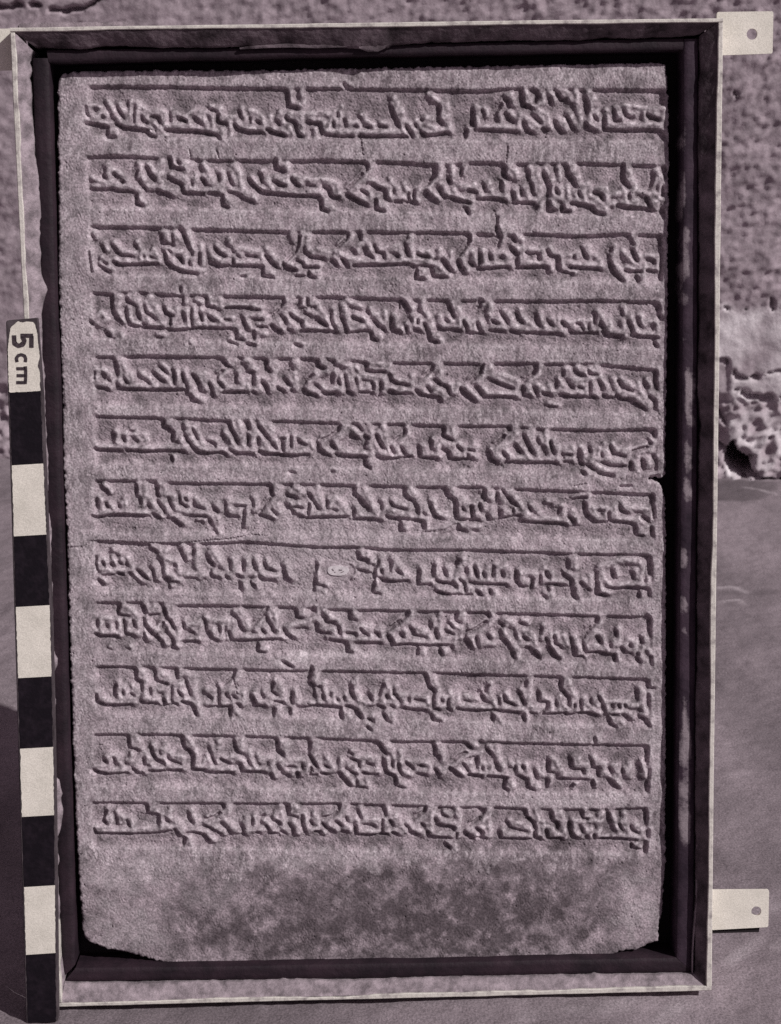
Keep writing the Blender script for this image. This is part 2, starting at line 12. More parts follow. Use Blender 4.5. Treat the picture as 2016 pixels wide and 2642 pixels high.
 6: "d26:-1970,587 -1936,573 -1782,571;d22:-1748,574 -1637,559 -1509,561 -1337,553;d29:-1277,574 -1252,547 -1184,538;d22:-1184,538 -1072,544 -1047,526;d22:-1029,561 -969,533 -858,531;d29:-823,544 -763,525 -609,514;d29:-1833,688 -1838,662;d22:-1761,665 -1763,635;d21:-1681,642 -1669,629;d22:-1717,703 -1700,707;d35:-1484,767 -1494,733 -1443,715;d35:-1422,697 -1429,637;d22:-1338,674 -1318,631 -1285,583;d17:-1281,712 -1249,634;d19:-1181,624 -1130,610 -1126,588;d31:-1023,759 -1020,716 -991,664 -967,603;d26:-894,756 -891,705;d22:-893,662 -895,593;d29:-822,729 -785,681 -752,633;d21:-825,643 -822,591;d16:-723,607 -694,563;d19:-654,614 -651,553;d22:-1068,674 -1061,630;d16:-675,636 -632,635;d21:-1437,534 -1430,490;l39:-1803,687 -1814,627 -1738,609;l39:-1760,695 -1683,694 -1599,675 -1601,606 -1687,608;l39:-1968,639 -1943,604 -1790,597 -1533,587 -1328,584;l48:-1424,766 -1408,732;l43:-1384,697 -1360,636 -1319,592;l43:-1322,756 -1282,678 -1250,599 -1191,564 -1089,562;l39:-1224,625 -1191,590;l39:-1121,631 -1105,579;l39:-1033,682 -1001,621 -985,577;l48:-954,758 -939,680 -933,585;l43:-860,747 -845,678 -865,575;l39:-828,686 -778,616 -754,564;l48:-757,745 -716,701;l35:-692,623 -677,554;l35:-960,559 -866,557;l39:-754,547 -608,544;d24:-691,515 -588,511 -519,512 -476,520;d19:-658,623 -651,545;d17:-593,656 -595,570;d21:-546,629 -525,603 -491,585;d35:-405,592 -402,549 -364,522;d21:-364,518 -321,508;d22:-248,719 -266,684 -310,651;d17:-318,647 -388,618;d24:-302,590 -281,555;d22:-282,520 -261,507 -141,496 -63,495;d29:-81,478 -77,438 -39,412;d35:-172,648 -129,630;d22:-128,725 -94,681;d31:-78,638 -52,629;d21:-65,612 -79,569;d33:8,645 25,601 50,557;d22:14,493 66,479 169,477 256,493;d22:211,684 206,658 137,608;d21:106,569 127,513;d24:179,559 208,502;d42:304,553 303,488;d21:333,478 436,472;d36:482,688 473,645;d28:473,632 541,600;d26:395,594 386,551;d29:472,541 515,514 518,471;d24:523,466 600,460 687,467;d24:575,556 609,521;d16:653,529 696,524;d16:652,503 652,468;d21:-315,391 -298,391;d12:-616,401 -565,391;l39:-689,580 -686,537;l39:-623,631 -626,536 -518,542 -483,568;l39:-456,619 -432,567;l48:-196,735 -206,683 -276,616 -260,555 -157,527 -71,516;l39:-353,634 -371,574 -329,539;l43:-154,691 -120,664;l43:-50,732 -26,671 -35,602 -28,516;l39:61,713 77,635 101,556 126,495;l39:-1,593 32,523 126,504;l43:241,692 232,641 171,590 170,503;l39:222,580 247,510;l52:-38,472 -4,446;l56:551,695 559,643;l39:351,560 359,500 437,498 446,567;l39:464,593 550,565 627,503;l39:549,522 557,487 704,493 696,571;d40:941,688 941,662;d24:915,628 880,594 837,560;d38:798,509 810,461 853,434;d29:897,507 927,471;d22:914,441 1035,430 1165,428 1286,425;d29:1044,625 1070,573 1104,503;d29:992,557 1018,504;d21:1139,598 1156,563;d22:1234,578 1243,535 1260,487;d21:1320,490 1329,464;d16:1338,485 1381,480;d16:1320,434 1390,432;d42:1437,505 1437,444;d35:1442,427 1468,400;d22:1494,408 1554,364;d38:1455,357 1476,339;d31:1572,346 1615,332 1676,322;d24:1511,530 1519,495;d22:1597,424 1667,396 1780,390;d38:1801,411 1801,368;d42:1884,427 1892,375;d21:1658,536 1684,483 1762,464;d22:1818,498 1874,514 1935,531;d29:1969,643 1969,599;d26:1966,469 1966,452;d29:1935,561 1943,552;d31:1936,304 1997,316;d17:1593,494 1602,459;l48:993,687 993,635 932,567 845,516 888,463;l39:1001,583 1053,521 1078,469;l48:1105,667 1113,598 1139,528 1156,458;l43:1208,648 1208,570 1243,492 1286,465;l39:940,480 1078,460 1251,448;l35:1295,551 1286,456;l35:1277,534 1390,541 1407,523 1398,445;l39:1450,540 1494,461 1554,407 1641,362 1754,351;l39:1545,529 1528,460 1589,450 1580,520;l39:1623,554 1649,449 1727,430 1779,429 1796,524;l35:1693,509 1788,516;l39:1849,471 1849,367;l52:1927,435 1944,400;l35:1857,497 1944,504 1978,556;l48:1494,365 1537,338",
 7: "d24:-2007,108 -1973,95 -1912,102;d29:-1904,106 -1809,113 -1680,102 -1603,100;d29:-1585,117 -1560,99 -1534,90;d28:-1972,234 -1974,173;d21:-1909,198 -1897,176;d24:-1815,179 -1815,166;d35:-1693,316 -1700,255;d35:-1671,228 -1668,193;d21:-1612,192 -1605,166;d28:-1543,321 -1553,269 -1537,239;d22:-1469,233 -1461,198 -1442,150;d21:-1543,208 -1523,164 -1502,146 -1499,116;d31:-1444,80 -1415,53 -1381,30;d21:-1391,240 -1389,188 -1334,161;d21:-1349,222 -1341,204;d19:-1289,203 -1286,168 -1222,145;d22:-1314,99 -1207,88;d38:-1186,66 -1174,35;d29:-1153,157 -1124,121;d17:-1066,190 -1071,138 -1059,111;d22:-1068,103 -1026,85 -974,83;d22:-938,135 -944,83 -950,13;d17:-876,204 -872,160;d19:-980,154 -928,161;d31:-740,288 -745,245 -733,232;d17:-746,219 -790,167 -826,116;d21:-840,98 -784,80 -733,63;d16:-739,131 -706,91;d26:-1930,312 -1888,272;d22:-629,243 -616,216;d21:-1268,50 -1234,54;d12:-1141,-10 -1133,-40;d17:-626,164 -619,129;l43:-1933,233 -1937,137 -1808,135 -1688,133 -1602,122;l35:-1874,206 -1850,153;l39:-1769,239 -1764,160;l48:-1629,323 -1623,253 -1651,193;l39:-1598,235 -1557,165 -1516,120;l56:-1491,320 -1485,268;l39:-1513,208 -1463,154 -1447,110;l39:-1425,241 -1411,153 -1317,125 -1206,123 -1172,96;l39:-1348,239 -1315,186 -1334,134;l39:-1246,202 -1187,149;l48:-1396,92 -1355,47;l43:-1129,95 -1113,42;l35:-1031,189 -1033,120 -973,118 -945,188 -1031,189;l39:-850,195 -860,134;l52:-684,287 -685,218;l43:-720,201 -783,132 -740,96;l43:-695,174 -680,113;d35:-629,225 -569,211;d35:-627,151 -589,102;d21:-588,146 -528,140;d29:-478,240 -457,196;d19:-441,178 -407,125;d21:-475,170 -490,91;d22:-345,185 -355,141;d29:-547,79 -512,66;d24:-504,64 -400,65 -279,65 -192,68;d24:-153,286 -159,229 -129,211;d45:-121,193 -104,158 -61,122;d22:-157,120 -170,72;d22:-167,50 -45,48 32,39;d24:67,67 119,49 232,42;d31:200,270 191,235 217,200 251,177;d22:264,164 285,129 293,76;d22:99,167 121,136 207,113;d26:258,37 335,22;d35:162,26 161,-31;d29:335,18 330,-30;d26:372,162 393,92 423,56 466,42;d19:332,88 345,71;d26:486,265 502,212 545,180;d35:558,167 558,97 561,44;d22:570,31 639,25 726,24;d22:671,130 678,51;d22:605,122 618,96;d22:727,138 740,93;d26:741,216 745,181;d26:574,0 578,-39 630,-49;d14:35,169 34,116;d17:-304,123 -278,114;d8:334,-52 465,-42 570,5;l43:-567,294 -517,249;l43:-412,282 -397,212 -372,142;l39:-450,152 -468,91 -356,98 -235,78;l39:-284,210 -329,150;l43:-276,201 -234,139 -200,86;l56:-84,276 -51,205 -18,135 7,73;l39:-131,102 -97,75 -10,64;l39:60,151 41,63;l43:69,133 146,96 215,69 242,138;l48:244,269 286,207 303,181;l43:329,154 345,110;l43:407,170 415,109 458,73;l48:538,264 589,193 623,166;l35:597,149 596,61 648,60;l35:588,158 718,146;l43:214,16 213,-19;l39:604,-9 734,-21;l39:701,112 718,50;d33:765,240 752,197 773,170;d26:856,212 851,169;d29:930,185 964,149 994,126;d17:895,242 912,211;d24:673,128 677,41;d22:730,145 742,92;d38:785,56 790,34;d29:877,89 877,54;d19:868,37 946,44 1024,56;d21:1033,20 1076,6;d22:1085,2 1198,-5 1346,-17;d29:1085,111 1098,85;d24:1302,98 1281,59;d26:1372,36 1407,-13;d38:1476,130 1476,77 1502,33 1546,1;d22:1555,-8 1642,-9;d24:1651,4 1773,-16 1834,-26;d31:1729,103 1737,72 1781,54;d35:1894,25 1929,-2;d42:1834,-53 1834,-88;d17:1851,-106 1895,-111;d35:1959,182 1955,129;d17:1968,103 1973,15;d28:1956,-55 1956,-99;d26:1389,154 1424,166 1485,174;d17:1732,248 1806,251;d19:1650,65 1650,12;d14:1563,76 1616,75;d17:968,105 968,70;d12:1198,136 1250,130;l52:809,231 817,187;l43:878,203 903,159;l52:956,228 999,166 1025,121 1076,68;l39:712,75 738,48;l39:825,108 833,55;l39:903,106 938,71;l43:1059,51 1163,31 1337,10;l39:1137,119 1163,49;l39:1329,107 1328,36;l43:1389,79 1424,26;l39:1537,111 1563,23 1598,14;l35:1555,102 1633,101 1624,22;l39:1694,108 1703,20 1842,9;l35:1772,98 1859,87 1946,77 1955,15;l43:1868,17 1921,-46;l48:1877,-54 1904,-89",
 8: "d17:-1993,-179 -1999,-223 -1988,-276;d29:-1952,-224 -1940,-247;d33:-1896,-234 -1875,-257;d26:-1831,-227 -1814,-240;d22:-1783,-228 -1780,-254;d17:-1956,-321 -1860,-314;d35:-1847,-310 -1813,-315;d38:-1765,-307 -1748,-325;d33:-1712,-286 -1679,-318 -1641,-350;d22:-1599,-276 -1593,-355;d35:-1607,-135 -1569,-153;d29:-1537,-224 -1533,-250;d43:-1515,-348 -1490,-362;d21:-1491,-384 -1483,-410;d16:-1482,-375 -1421,-376;d22:-1395,-139 -1388,-174 -1364,-219;d21:-1300,-141 -1319,-193;d38:-1211,-195 -1200,-231 -1166,-267;d17:-1044,-234 -1054,-287;d26:-949,-236 -959,-306;d21:-884,-237 -868,-299;d22:-806,-248 -794,-288 -734,-311;d22:-999,-332 -961,-355;d29:-1082,-344 -1065,-353;d22:-830,-353 -796,-376 -736,-377;d29:-979,-394 -980,-434;d22:-888,-405 -876,-427;d29:-664,-312 -657,-366;d22:-1194,-319 -1169,-346 -1125,-351;d26:-1443,-252 -1434,-261;d16:-1333,-352 -1281,-353;d12:-1183,-258 -1185,-319;d52:-1983,-356 -1958,-383;l43:-1861,-129 -1819,-148;l35:-1968,-198 -1979,-268 -1859,-279 -1799,-289 -1746,-281;l35:-1872,-182 -1857,-226;l39:-1769,-184 -1745,-255 -1705,-318 -1654,-363;l39:-1565,-294 -1550,-347;l43:-1482,-137 -1527,-180 -1467,-217 -1416,-226 -1410,-297;l39:-1503,-233 -1497,-313 -1445,-332;l39:-1345,-166 -1353,-175;l48:-1275,-141 -1279,-264 -1254,-309;l43:-1171,-143 -1130,-215 -1080,-277;l39:-1018,-234 -1011,-314 -873,-326;l39:-923,-236 -916,-307;l39:-844,-229 -838,-300 -804,-345 -709,-347;l43:-945,-404 -937,-431;l39:-858,-397 -850,-424;l39:-1393,-315 -1220,-327;d31:-665,-321 -657,-361 -627,-384;d19:-668,-277 -669,-321;d21:-429,-264 -443,-317;d28:-445,-379 -464,-458;d16:-445,-414 -376,-433;d38:-137,-199 -133,-239 -73,-249;d19:-139,-314 -70,-333 -27,-352;d26:-25,-281 -23,-387;d26:-28,-414 -46,-476;d16:-38,-485 15,-490;d22:8,-375 51,-398 155,-407 216,-401;d22:26,-318 30,-344;d21:97,-257 87,-328;d29:135,-324 165,-351;d17:10,-247 -8,-299;d35:296,-332 282,-376 282,-420;d17:294,-434 382,-431;d35:401,-299 387,-352;d29:417,-405 460,-424 521,-430;d19:479,-327 483,-371;d35:575,-258 549,-302;d31:530,-417 556,-453;d17:583,-400 617,-427 625,-490;d21:631,-321 631,-365;d29:697,-331 709,-376;d28:416,-481 451,-499 512,-509;d12:512,-509 678,-510;d31:704,-482 730,-510;d17:652,-419 748,-443;d14:-295,-311 -278,-320;d17:-296,-364 -192,-368;l35:-303,-284 -191,-287 -157,-332 -313,-337 -303,-284;l39:-634,-304 -635,-348;l39:-417,-300 -418,-379;l39:-420,-432 -377,-469;l39:-67,-192 -42,-254;l39:27,-265 52,-362 199,-374;l39:123,-240 183,-330 217,-375;l43:7,-441 6,-468;l39:322,-350 321,-403 391,-405;l39:418,-308 426,-370;l35:514,-310 513,-398;l39:611,-223 619,-286 566,-355 557,-391;l39:557,-391 591,-471;l39:654,-269 661,-375 731,-412;l39:442,-468 547,-488 625,-490;l39:652,-446 678,-491;d26:691,-315 708,-386;d21:752,-352 760,-387;d33:887,-350 891,-381;d21:826,-309 817,-380;d40:987,-357 983,-419 1004,-446;d26:1013,-459 1092,-470 1105,-403;d31:1201,-361 1219,-401;d24:1162,-387 1157,-440;d21:1205,-450 1284,-451 1363,-462;d38:1359,-284 1350,-337;d31:1324,-372 1345,-399 1380,-418 1380,-462;d40:1398,-489 1389,-525 1415,-557;d26:1214,-468 1214,-494;d28:1179,-529 1205,-552;d31:1446,-437 1472,-460;d22:1560,-368 1555,-430;d42:1564,-448 1560,-502 1564,-528 1634,-543;d40:1673,-362 1682,-406;d26:1822,-374 1827,-418;d22:1643,-481 1713,-491 1766,-488;d29:1766,-488 1845,-490 1932,-496;d26:1867,-499 1862,-561;d19:1941,-510 1941,-554;d45:1935,-270 1940,-323 1940,-385;d22:655,-421 707,-435 899,-443;d29:702,-493 733,-520;d22:799,-477 803,-513;d14:1914,-376 1910,-447;d21:1498,-483 1529,-505;d21:904,-439 921,-448;l39:656,-350 664,-394 795,-406 935,-418;l35:726,-325 734,-387;l39:796,-317 786,-388;l39:909,-293 857,-327 847,-389;l39:909,-293 952,-365 961,-418;l35:1013,-366 1127,-359 1144,-422;l35:1039,-393 1039,-437 1083,-430;l39:1179,-352 1170,-414 1249,-424 1249,-362 1197,-334;l39:1267,-416 1354,-435;l48:1407,-259 1415,-330;l39:1363,-364 1415,-383 1407,-436 1477,-420;l48:1520,-394 1512,-474;l43:1599,-316 1608,-405 1643,-450 1774,-462 1871,-455;l43:1590,-325 1730,-283 1861,-286 1896,-331 1879,-419;l39:1879,-437 1950,-465;l39:1582,-449 1617,-521;l43:1897,-518 1897,-544;l43:1240,-504 1249,-549;l39:838,-478 847,-505;l35:759,-467 768,-503",
 9: "d29:-2025,-741 -1982,-760 -1861,-763;d31:-2008,-644 -2010,-688;d26:-1935,-677 -1936,-694;d17:-1870,-665 -1871,-705;d29:-1842,-523 -1862,-585 -1850,-603;d17:-1846,-607 -1777,-618;d19:-1817,-639 -1811,-728 -1799,-746 -1739,-761;d22:-1752,-649 -1736,-694;d43:-1679,-553 -1663,-598;d21:-1638,-612 -1551,-609;d17:-1673,-633 -1658,-687;d29:-1650,-705 -1617,-750 -1574,-782;d17:-1677,-740 -1670,-776;d38:-1532,-565 -1521,-619;d28:-1517,-632 -1483,-664 -1459,-718;d19:-1531,-663 -1554,-707;d26:-1549,-805 -1542,-841;d29:-1474,-789 -1472,-856;d22:-1507,-851 -1446,-861;d22:-1401,-813 -1288,-811;d22:-1392,-675 -1393,-710;d17:-1346,-734 -1321,-748;d22:-1243,-651 -1233,-723;d40:-1220,-750 -1200,-786;d21:-1191,-795 -1152,-805;d19:-1136,-711 -1138,-751;d14:-1093,-708 -1096,-797;d26:-1072,-744 -1061,-798;d22:-1052,-811 -939,-814 -695,-810;d31:-1038,-620 -1013,-647;d28:-1000,-665 -988,-710 -963,-746;d19:-784,-572 -820,-624 -883,-685;d21:-803,-634 -779,-688 -746,-760;d31:-837,-736 -820,-758;d29:-870,-829 -875,-882;d19:-871,-891 -819,-901;d29:-675,-743 -659,-780;d12:-1925,-851 -1912,-855;d14:-1795,-854 -1782,-856;l39:-1977,-636 -1981,-725 -1842,-736 -1830,-648 -1968,-618;l43:-1899,-637 -1903,-726;l43:-1817,-541 -1749,-569 -1708,-624 -1710,-695;l39:-1769,-640 -1789,-720 -1729,-730 -1695,-740;l43:-1651,-741 -1635,-777;l56:-1592,-546 -1593,-573;l43:-1647,-643 -1615,-697 -1563,-725 -1544,-654;l39:-1509,-672 -1477,-726 -1460,-762;l52:-1462,-558 -1464,-629 -1432,-709;l39:-1423,-701 -1426,-790 -1278,-793 -1266,-677 -1371,-684;l48:-1514,-806 -1506,-824;l39:-1436,-799 -1437,-843;l39:-1205,-661 -1074,-664;l39:-1180,-715 -1164,-769;l35:-1110,-707 -1121,-788;l39:-1031,-673 -1034,-772 -929,-783 -711,-787;l43:-985,-585 -951,-639 -927,-711;l48:-750,-581 -726,-662 -711,-761;l39:-830,-651 -876,-730 -789,-759;l48:-835,-847 -801,-875;d38:-589,-604 -590,-649;d22:-590,-658 -547,-658;d35:-462,-589 -458,-607;d29:-680,-736 -659,-777 -611,-804;d26:-377,-653 -373,-689 -312,-695;d28:-206,-612 -207,-675;d17:-198,-679 -163,-675;d21:-443,-696 -444,-741 -401,-769 -349,-774;d24:-287,-726 -283,-776;d21:-235,-772 -165,-778 -166,-800;d19:-130,-739 -113,-770 -78,-793;d19:-34,-776 1,-782 0,-804;d26:-350,-819 -298,-833 -236,-839;d26:-132,-850 -44,-852 17,-854;d29:-228,-853 -233,-911;d19:-229,-920 -194,-916;d33:213,-625 178,-674;d28:169,-682 124,-717 80,-752;d42:70,-806 96,-860;d21:113,-876 227,-863 367,-879 499,-879;d26:158,-781 171,-808;d29:229,-746 255,-783;d19:263,-796 333,-816;d31:374,-714 365,-749;d22:408,-759 420,-831;d29:563,-637 540,-690;d17:553,-700 588,-718;d22:280,-877 270,-944;d26:428,-894 450,-953;d22:525,-878 520,-905;d38:622,-835 665,-899;d21:701,-819 709,-882;d19:640,-764 614,-808;d17:482,-770 535,-798;d17:509,-716 535,-753;d19:-584,-738 -514,-731;d26:-694,-968 -625,-1015;d17:-485,-1009 -477,-1036;l52:-533,-605 -520,-632;l39:-644,-710 -504,-686 -459,-651 -424,-608;l39:-389,-599 -354,-636 -312,-672;l39:-417,-688 -374,-742 -313,-744 -306,-798 -358,-796;l43:-171,-622 -163,-649;l39:-252,-745 -253,-808 -149,-819 26,-822;l39:-164,-729 -59,-722 -52,-812;l39:19,-742 26,-822;l48:248,-631 221,-675 150,-736 97,-779 131,-843 499,-855;l39:194,-763 202,-799;l39:264,-738 351,-776 368,-821;l39:449,-653 439,-751 456,-823;l52:606,-656 606,-683;l39:527,-735 597,-754 587,-817 499,-833;l43:-193,-872 -185,-899;l43:314,-891 323,-928;l43:472,-895 489,-931;l39:710,-774 657,-827 683,-881;d35:642,-873 659,-900;d21:695,-829 712,-893;d26:783,-813 800,-841;d29:784,-643 788,-679;d21:775,-706 704,-758 643,-783;d35:871,-726 889,-748;d22:867,-770 871,-815;d33:884,-842 923,-875;d17:985,-791 980,-822;d31:1037,-832 1068,-855;d21:1055,-900 1098,-919;d38:1112,-937 1147,-987;d35:958,-943 958,-970;d26:1195,-840 1213,-867;d38:1222,-903 1248,-958 1287,-995;d19:1257,-823 1266,-877 1310,-905;d29:1376,-844 1384,-889;d45:1393,-916 1402,-970;d22:1415,-984 1468,-985;d24:1468,-891 1481,-945;d22:1486,-959 1582,-952 1627,-966 1679,-981;d38:1569,-700 1547,-740;d24:1538,-753 1494,-788;d35:1569,-839 1591,-884;d22:1705,-797 1701,-833;d17:1670,-886 1662,-922;d31:1693,-977 1693,-1022;d28:1745,-924 1767,-956;d16:1776,-965 1820,-961;d31:1882,-855 1886,-891;d31:1851,-998 1874,-1035;d31:1942,-704 1943,-820;d21:1916,-685 1942,-695;d22:1953,-991 1958,-1054;d19:1802,-889 1811,-925;d21:1012,-724 1055,-734;d22:1169,-759 1152,-812;d21:1856,-962 1860,-976;l48:828,-680 792,-724 722,-776 669,-811;l43:669,-838 686,-883;l39:730,-821 756,-867 826,-868;l48:907,-691 968,-728;l39:897,-771 923,-825 967,-880 1010,-935;l39:1011,-773 1073,-784 1116,-820 1125,-892 1169,-947;l39:1011,-827 1020,-881 1090,-883;l43:1213,-760 1178,-831;l39:1239,-814 1239,-886 1283,-950;l39:1327,-825 1362,-880;l39:1415,-854 1450,-926;l43:1608,-696 1582,-750 1521,-829 1494,-909 1591,-920;l39:1609,-831 1626,-912 1679,-949;l39:1732,-807 1723,-896 1679,-895;l39:1794,-862 1767,-924 1838,-935 1855,-881 1794,-862;l48:1921,-869 1926,-883;l39:1900,-918 1882,-954;l43:1948,-937 1953,-964;l48:1900,-999 1918,-1017;l43:1724,-986 1732,-1022;l43:993,-943 1001,-971;l43:1521,-892 1582,-911",
 10: "d29:-2035,-1188 -2033,-1243 -1985,-1257;d22:-1985,-1262 -1924,-1270 -1776,-1266;d31:-1892,-1119 -1911,-1155 -1904,-1191;d17:-1841,-1157 -1843,-1188;d19:-1786,-1185 -1764,-1199;d33:-1744,-1006 -1751,-1069;d31:-1751,-1082 -1708,-1101;d21:-1709,-1115 -1710,-1159;d31:-1713,-1241 -1696,-1254;d21:-1688,-1259 -1592,-1261;d24:-1649,-1152 -1646,-1188;d22:-1609,-1009 -1611,-1063 -1594,-1099;d19:-1594,-1099 -1516,-1119;d38:-1556,-1235 -1548,-1262;d19:-1548,-1276 -1496,-1272;d17:-1491,-1137 -1498,-1218 -1491,-1268;d24:-1487,-1268 -1452,-1269;d35:-1456,-1012 -1458,-1075;d22:-1393,-1094 -1377,-1140 -1362,-1203;d22:-1448,-1174 -1423,-1211;d31:-1425,-1256 -1355,-1271;d31:-1347,-1285 -1323,-1358;d22:-1033,-1030 -1061,-1084 -1123,-1136;d21:-1159,-1154 -1163,-1280;d22:-1242,-1296 -1093,-1300;d29:-1075,-1291 -1087,-1372;d26:-1231,-1215 -1214,-1234;d22:-1108,-1200 -1083,-1236;d17:-1060,-1219 -1030,-1238;d17:-1031,-1274 -996,-1288;d38:-916,-1231 -900,-1281;d22:-891,-1295 -821,-1297;d29:-764,-1126 -783,-1171;d19:-841,-1206 -837,-1233;d21:-783,-1184 -740,-1217;d17:-759,-1262 -698,-1272;d22:-760,-1316 -775,-1379;l39:-2017,-1189 -1966,-1226 -1897,-1246 -1775,-1239;l39:-1866,-1120 -1870,-1210 -1756,-1222 -1737,-1168 -1770,-1122;l43:-1815,-1148 -1817,-1202;l48:-1688,-1025 -1673,-1106 -1686,-1214 -1599,-1234;l39:-1623,-1152 -1617,-1225;l52:-1557,-1037 -1515,-1074 -1507,-1101;l39:-1579,-1153 -1518,-1155 -1521,-1245;l39:-1456,-1129 -1411,-1112 -1458,-1201;l48:-1400,-1040 -1331,-1069 -1326,-1168 -1319,-1240;l43:-1303,-1268 -1288,-1340;l39:-1238,-1170 -1177,-1180 -1189,-1270 -1250,-1269;l43:-989,-1049 -1035,-1102 -1098,-1155 -1135,-1217 -1136,-1271;l39:-1081,-1182 -976,-1185 -979,-1275 -1048,-1255;l43:-1041,-1319 -1016,-1356;l39:-898,-1204 -873,-1259 -785,-1261;l48:-729,-1127 -713,-1190 -688,-1245;l39:-801,-1207 -767,-1243;l43:-725,-1308 -726,-1362;d35:-630,-1207 -644,-1251 -632,-1288;d26:-651,-1324 -652,-1360;d35:-490,-1029 -504,-1074 -518,-1110;d31:-505,-1128 -475,-1156;d17:-471,-1165 -473,-1237;d19:-454,-1174 -418,-1157;d24:-411,-1221 -407,-1257;d17:-354,-1213 -359,-1240;d24:-306,-1259 -302,-1268;d17:-258,-1242 -258,-1269;d22:-549,-1317 -510,-1309 -474,-1305;d29:-466,-1305 -387,-1312 -281,-1323;d31:-246,-1315 -193,-1325;d35:-286,-1350 -283,-1404;d43:-176,-1343 -142,-1399;d35:-208,-1162 -217,-1198 -192,-1252;d22:30,-1153 3,-1193 -7,-1238;d22:-73,-1228 -60,-1273;d29:46,-1240 54,-1262;d26:-13,-1311 27,-1330;d22:80,-1313 97,-1327;d29:-89,-1409 -54,-1428;d35:26,-1384 43,-1421;d17:43,-1430 78,-1435;d29:167,-1333 203,-1343;d22:203,-1347 335,-1355;d16:99,-1187 103,-1232 142,-1269;d22:204,-1261 208,-1289;d17:248,-1271 318,-1282;d35:329,-1092 346,-1165;d35:350,-1179 394,-1220;d19:385,-1238 383,-1338;d29:392,-1347 423,-1352;d21:446,-1276 450,-1294;d21:490,-1277 489,-1331;d31:480,-1349 511,-1359;d29:555,-1346 582,-1356;d21:582,-1360 723,-1373;d31:374,-1401 378,-1428;d16:395,-1442 431,-1439;d14:600,-1288 653,-1298;d31:728,-1237 732,-1273;d29:-95,-1468 -73,-1491;d21:-737,-1268 -693,-1278;l39:-716,-1124 -683,-1224 -684,-1251;l43:-604,-1207 -579,-1280 -491,-1273;l56:-451,-1057 -461,-1120;l39:-401,-1158 -385,-1221 -368,-1267 -263,-1278;l35:-437,-1211 -439,-1274;l48:-154,-1118 -173,-1190 -140,-1272;l39:-236,-1233 -210,-1279;l48:-255,-1342 -221,-1379;l39:-132,-1317 -107,-1390;l39:-33,-1202 -43,-1283 -105,-1291;l48:56,-1159 81,-1213 107,-1286;l39:38,-1194 10,-1266 71,-1285;l52:-45,-1383 -19,-1401;l56:88,-1367 96,-1404;l39:142,-1242 195,-1234 177,-1306 318,-1318;l35:231,-1235 345,-1237 353,-1319;l48:391,-1112 408,-1166 425,-1203;l35:424,-1239 414,-1320 467,-1321 477,-1249 424,-1239;l43:504,-1223 530,-1268 520,-1323;l39:565,-1251 556,-1314 705,-1336;l35:618,-1252 706,-1281;l48:414,-1393 422,-1411;d26:780,-1181 753,-1226;d31:731,-1253 757,-1294;d22:628,-1368 734,-1371 805,-1363;d22:814,-1363 920,-1379 1008,-1390;d26:1035,-1400 1039,-1450;d33:809,-1399 809,-1445;d21:894,-1256 903,-1302 973,-1330;d19:863,-1283 858,-1328;d24:1062,-1151 1036,-1196;d35:1004,-1236 1009,-1254;d26:1022,-1273 1039,-1327;d40:1141,-1244 1137,-1293;d24:1159,-1312 1203,-1313;d19:1212,-1318 1203,-1363 1158,-1407;d21:1167,-1407 1318,-1402;d29:1331,-1398 1353,-1412;d21:1362,-1416 1433,-1404;d26:1433,-1400 1512,-1402 1565,-1421;d38:1309,-1152 1296,-1202;d31:1309,-1225 1362,-1285;d17:1366,-1294 1362,-1339;d19:1274,-1310 1273,-1346;d21:1406,-1331 1406,-1358;d19:1450,-1305 1450,-1377;d19:1521,-1297 1521,-1334;d22:1579,-1280 1592,-1322;d26:1610,-1345 1614,-1381;d19:1676,-1337 1680,-1364;d21:1725,-1338 1729,-1365;d17:1769,-1339 1773,-1357;d38:1853,-1241 1844,-1291;d29:1654,-1446 1663,-1491;d26:1672,-1492 1703,-1511;d17:1672,-1419 1725,-1420;d22:1752,-1416 1805,-1449;d35:1876,-1437 1911,-1456;d31:1920,-1470 1943,-1507;d26:1936,-1170 1937,-1225;d21:1945,-1230 1981,-1226;d19:1937,-1270 1942,-1361;d17:1867,-1378 1893,-1396;d16:1079,-1387 1123,-1397;l43:797,-1209 797,-1272 841,-1328;l39:646,-1332 849,-1346 1026,-1359;l39:929,-1266 911,-1302 1000,-1322;l52:1080,-1170 1079,-1251 1061,-1332;l39:1177,-1253 1194,-1290;l39:1106,-1343 1194,-1354;l48:1362,-1149 1371,-1212 1406,-1268;l39:1309,-1274 1327,-1338 1353,-1375;l39:1238,-1309 1238,-1373 1300,-1374;l39:1388,-1312 1424,-1377 1477,-1378;l39:1477,-1287 1512,-1342 1565,-1389;l39:1556,-1298 1574,-1344;l39:1609,-1281 1627,-1318 1742,-1320 1796,-1349;l35:1645,-1336 1645,-1391 1751,-1393;l39:1813,-1349 1866,-1350;l48:1901,-1251 1893,-1333 1920,-1415;l48:1716,-1456 1752,-1475;l43:853,-1410 866,-1446",
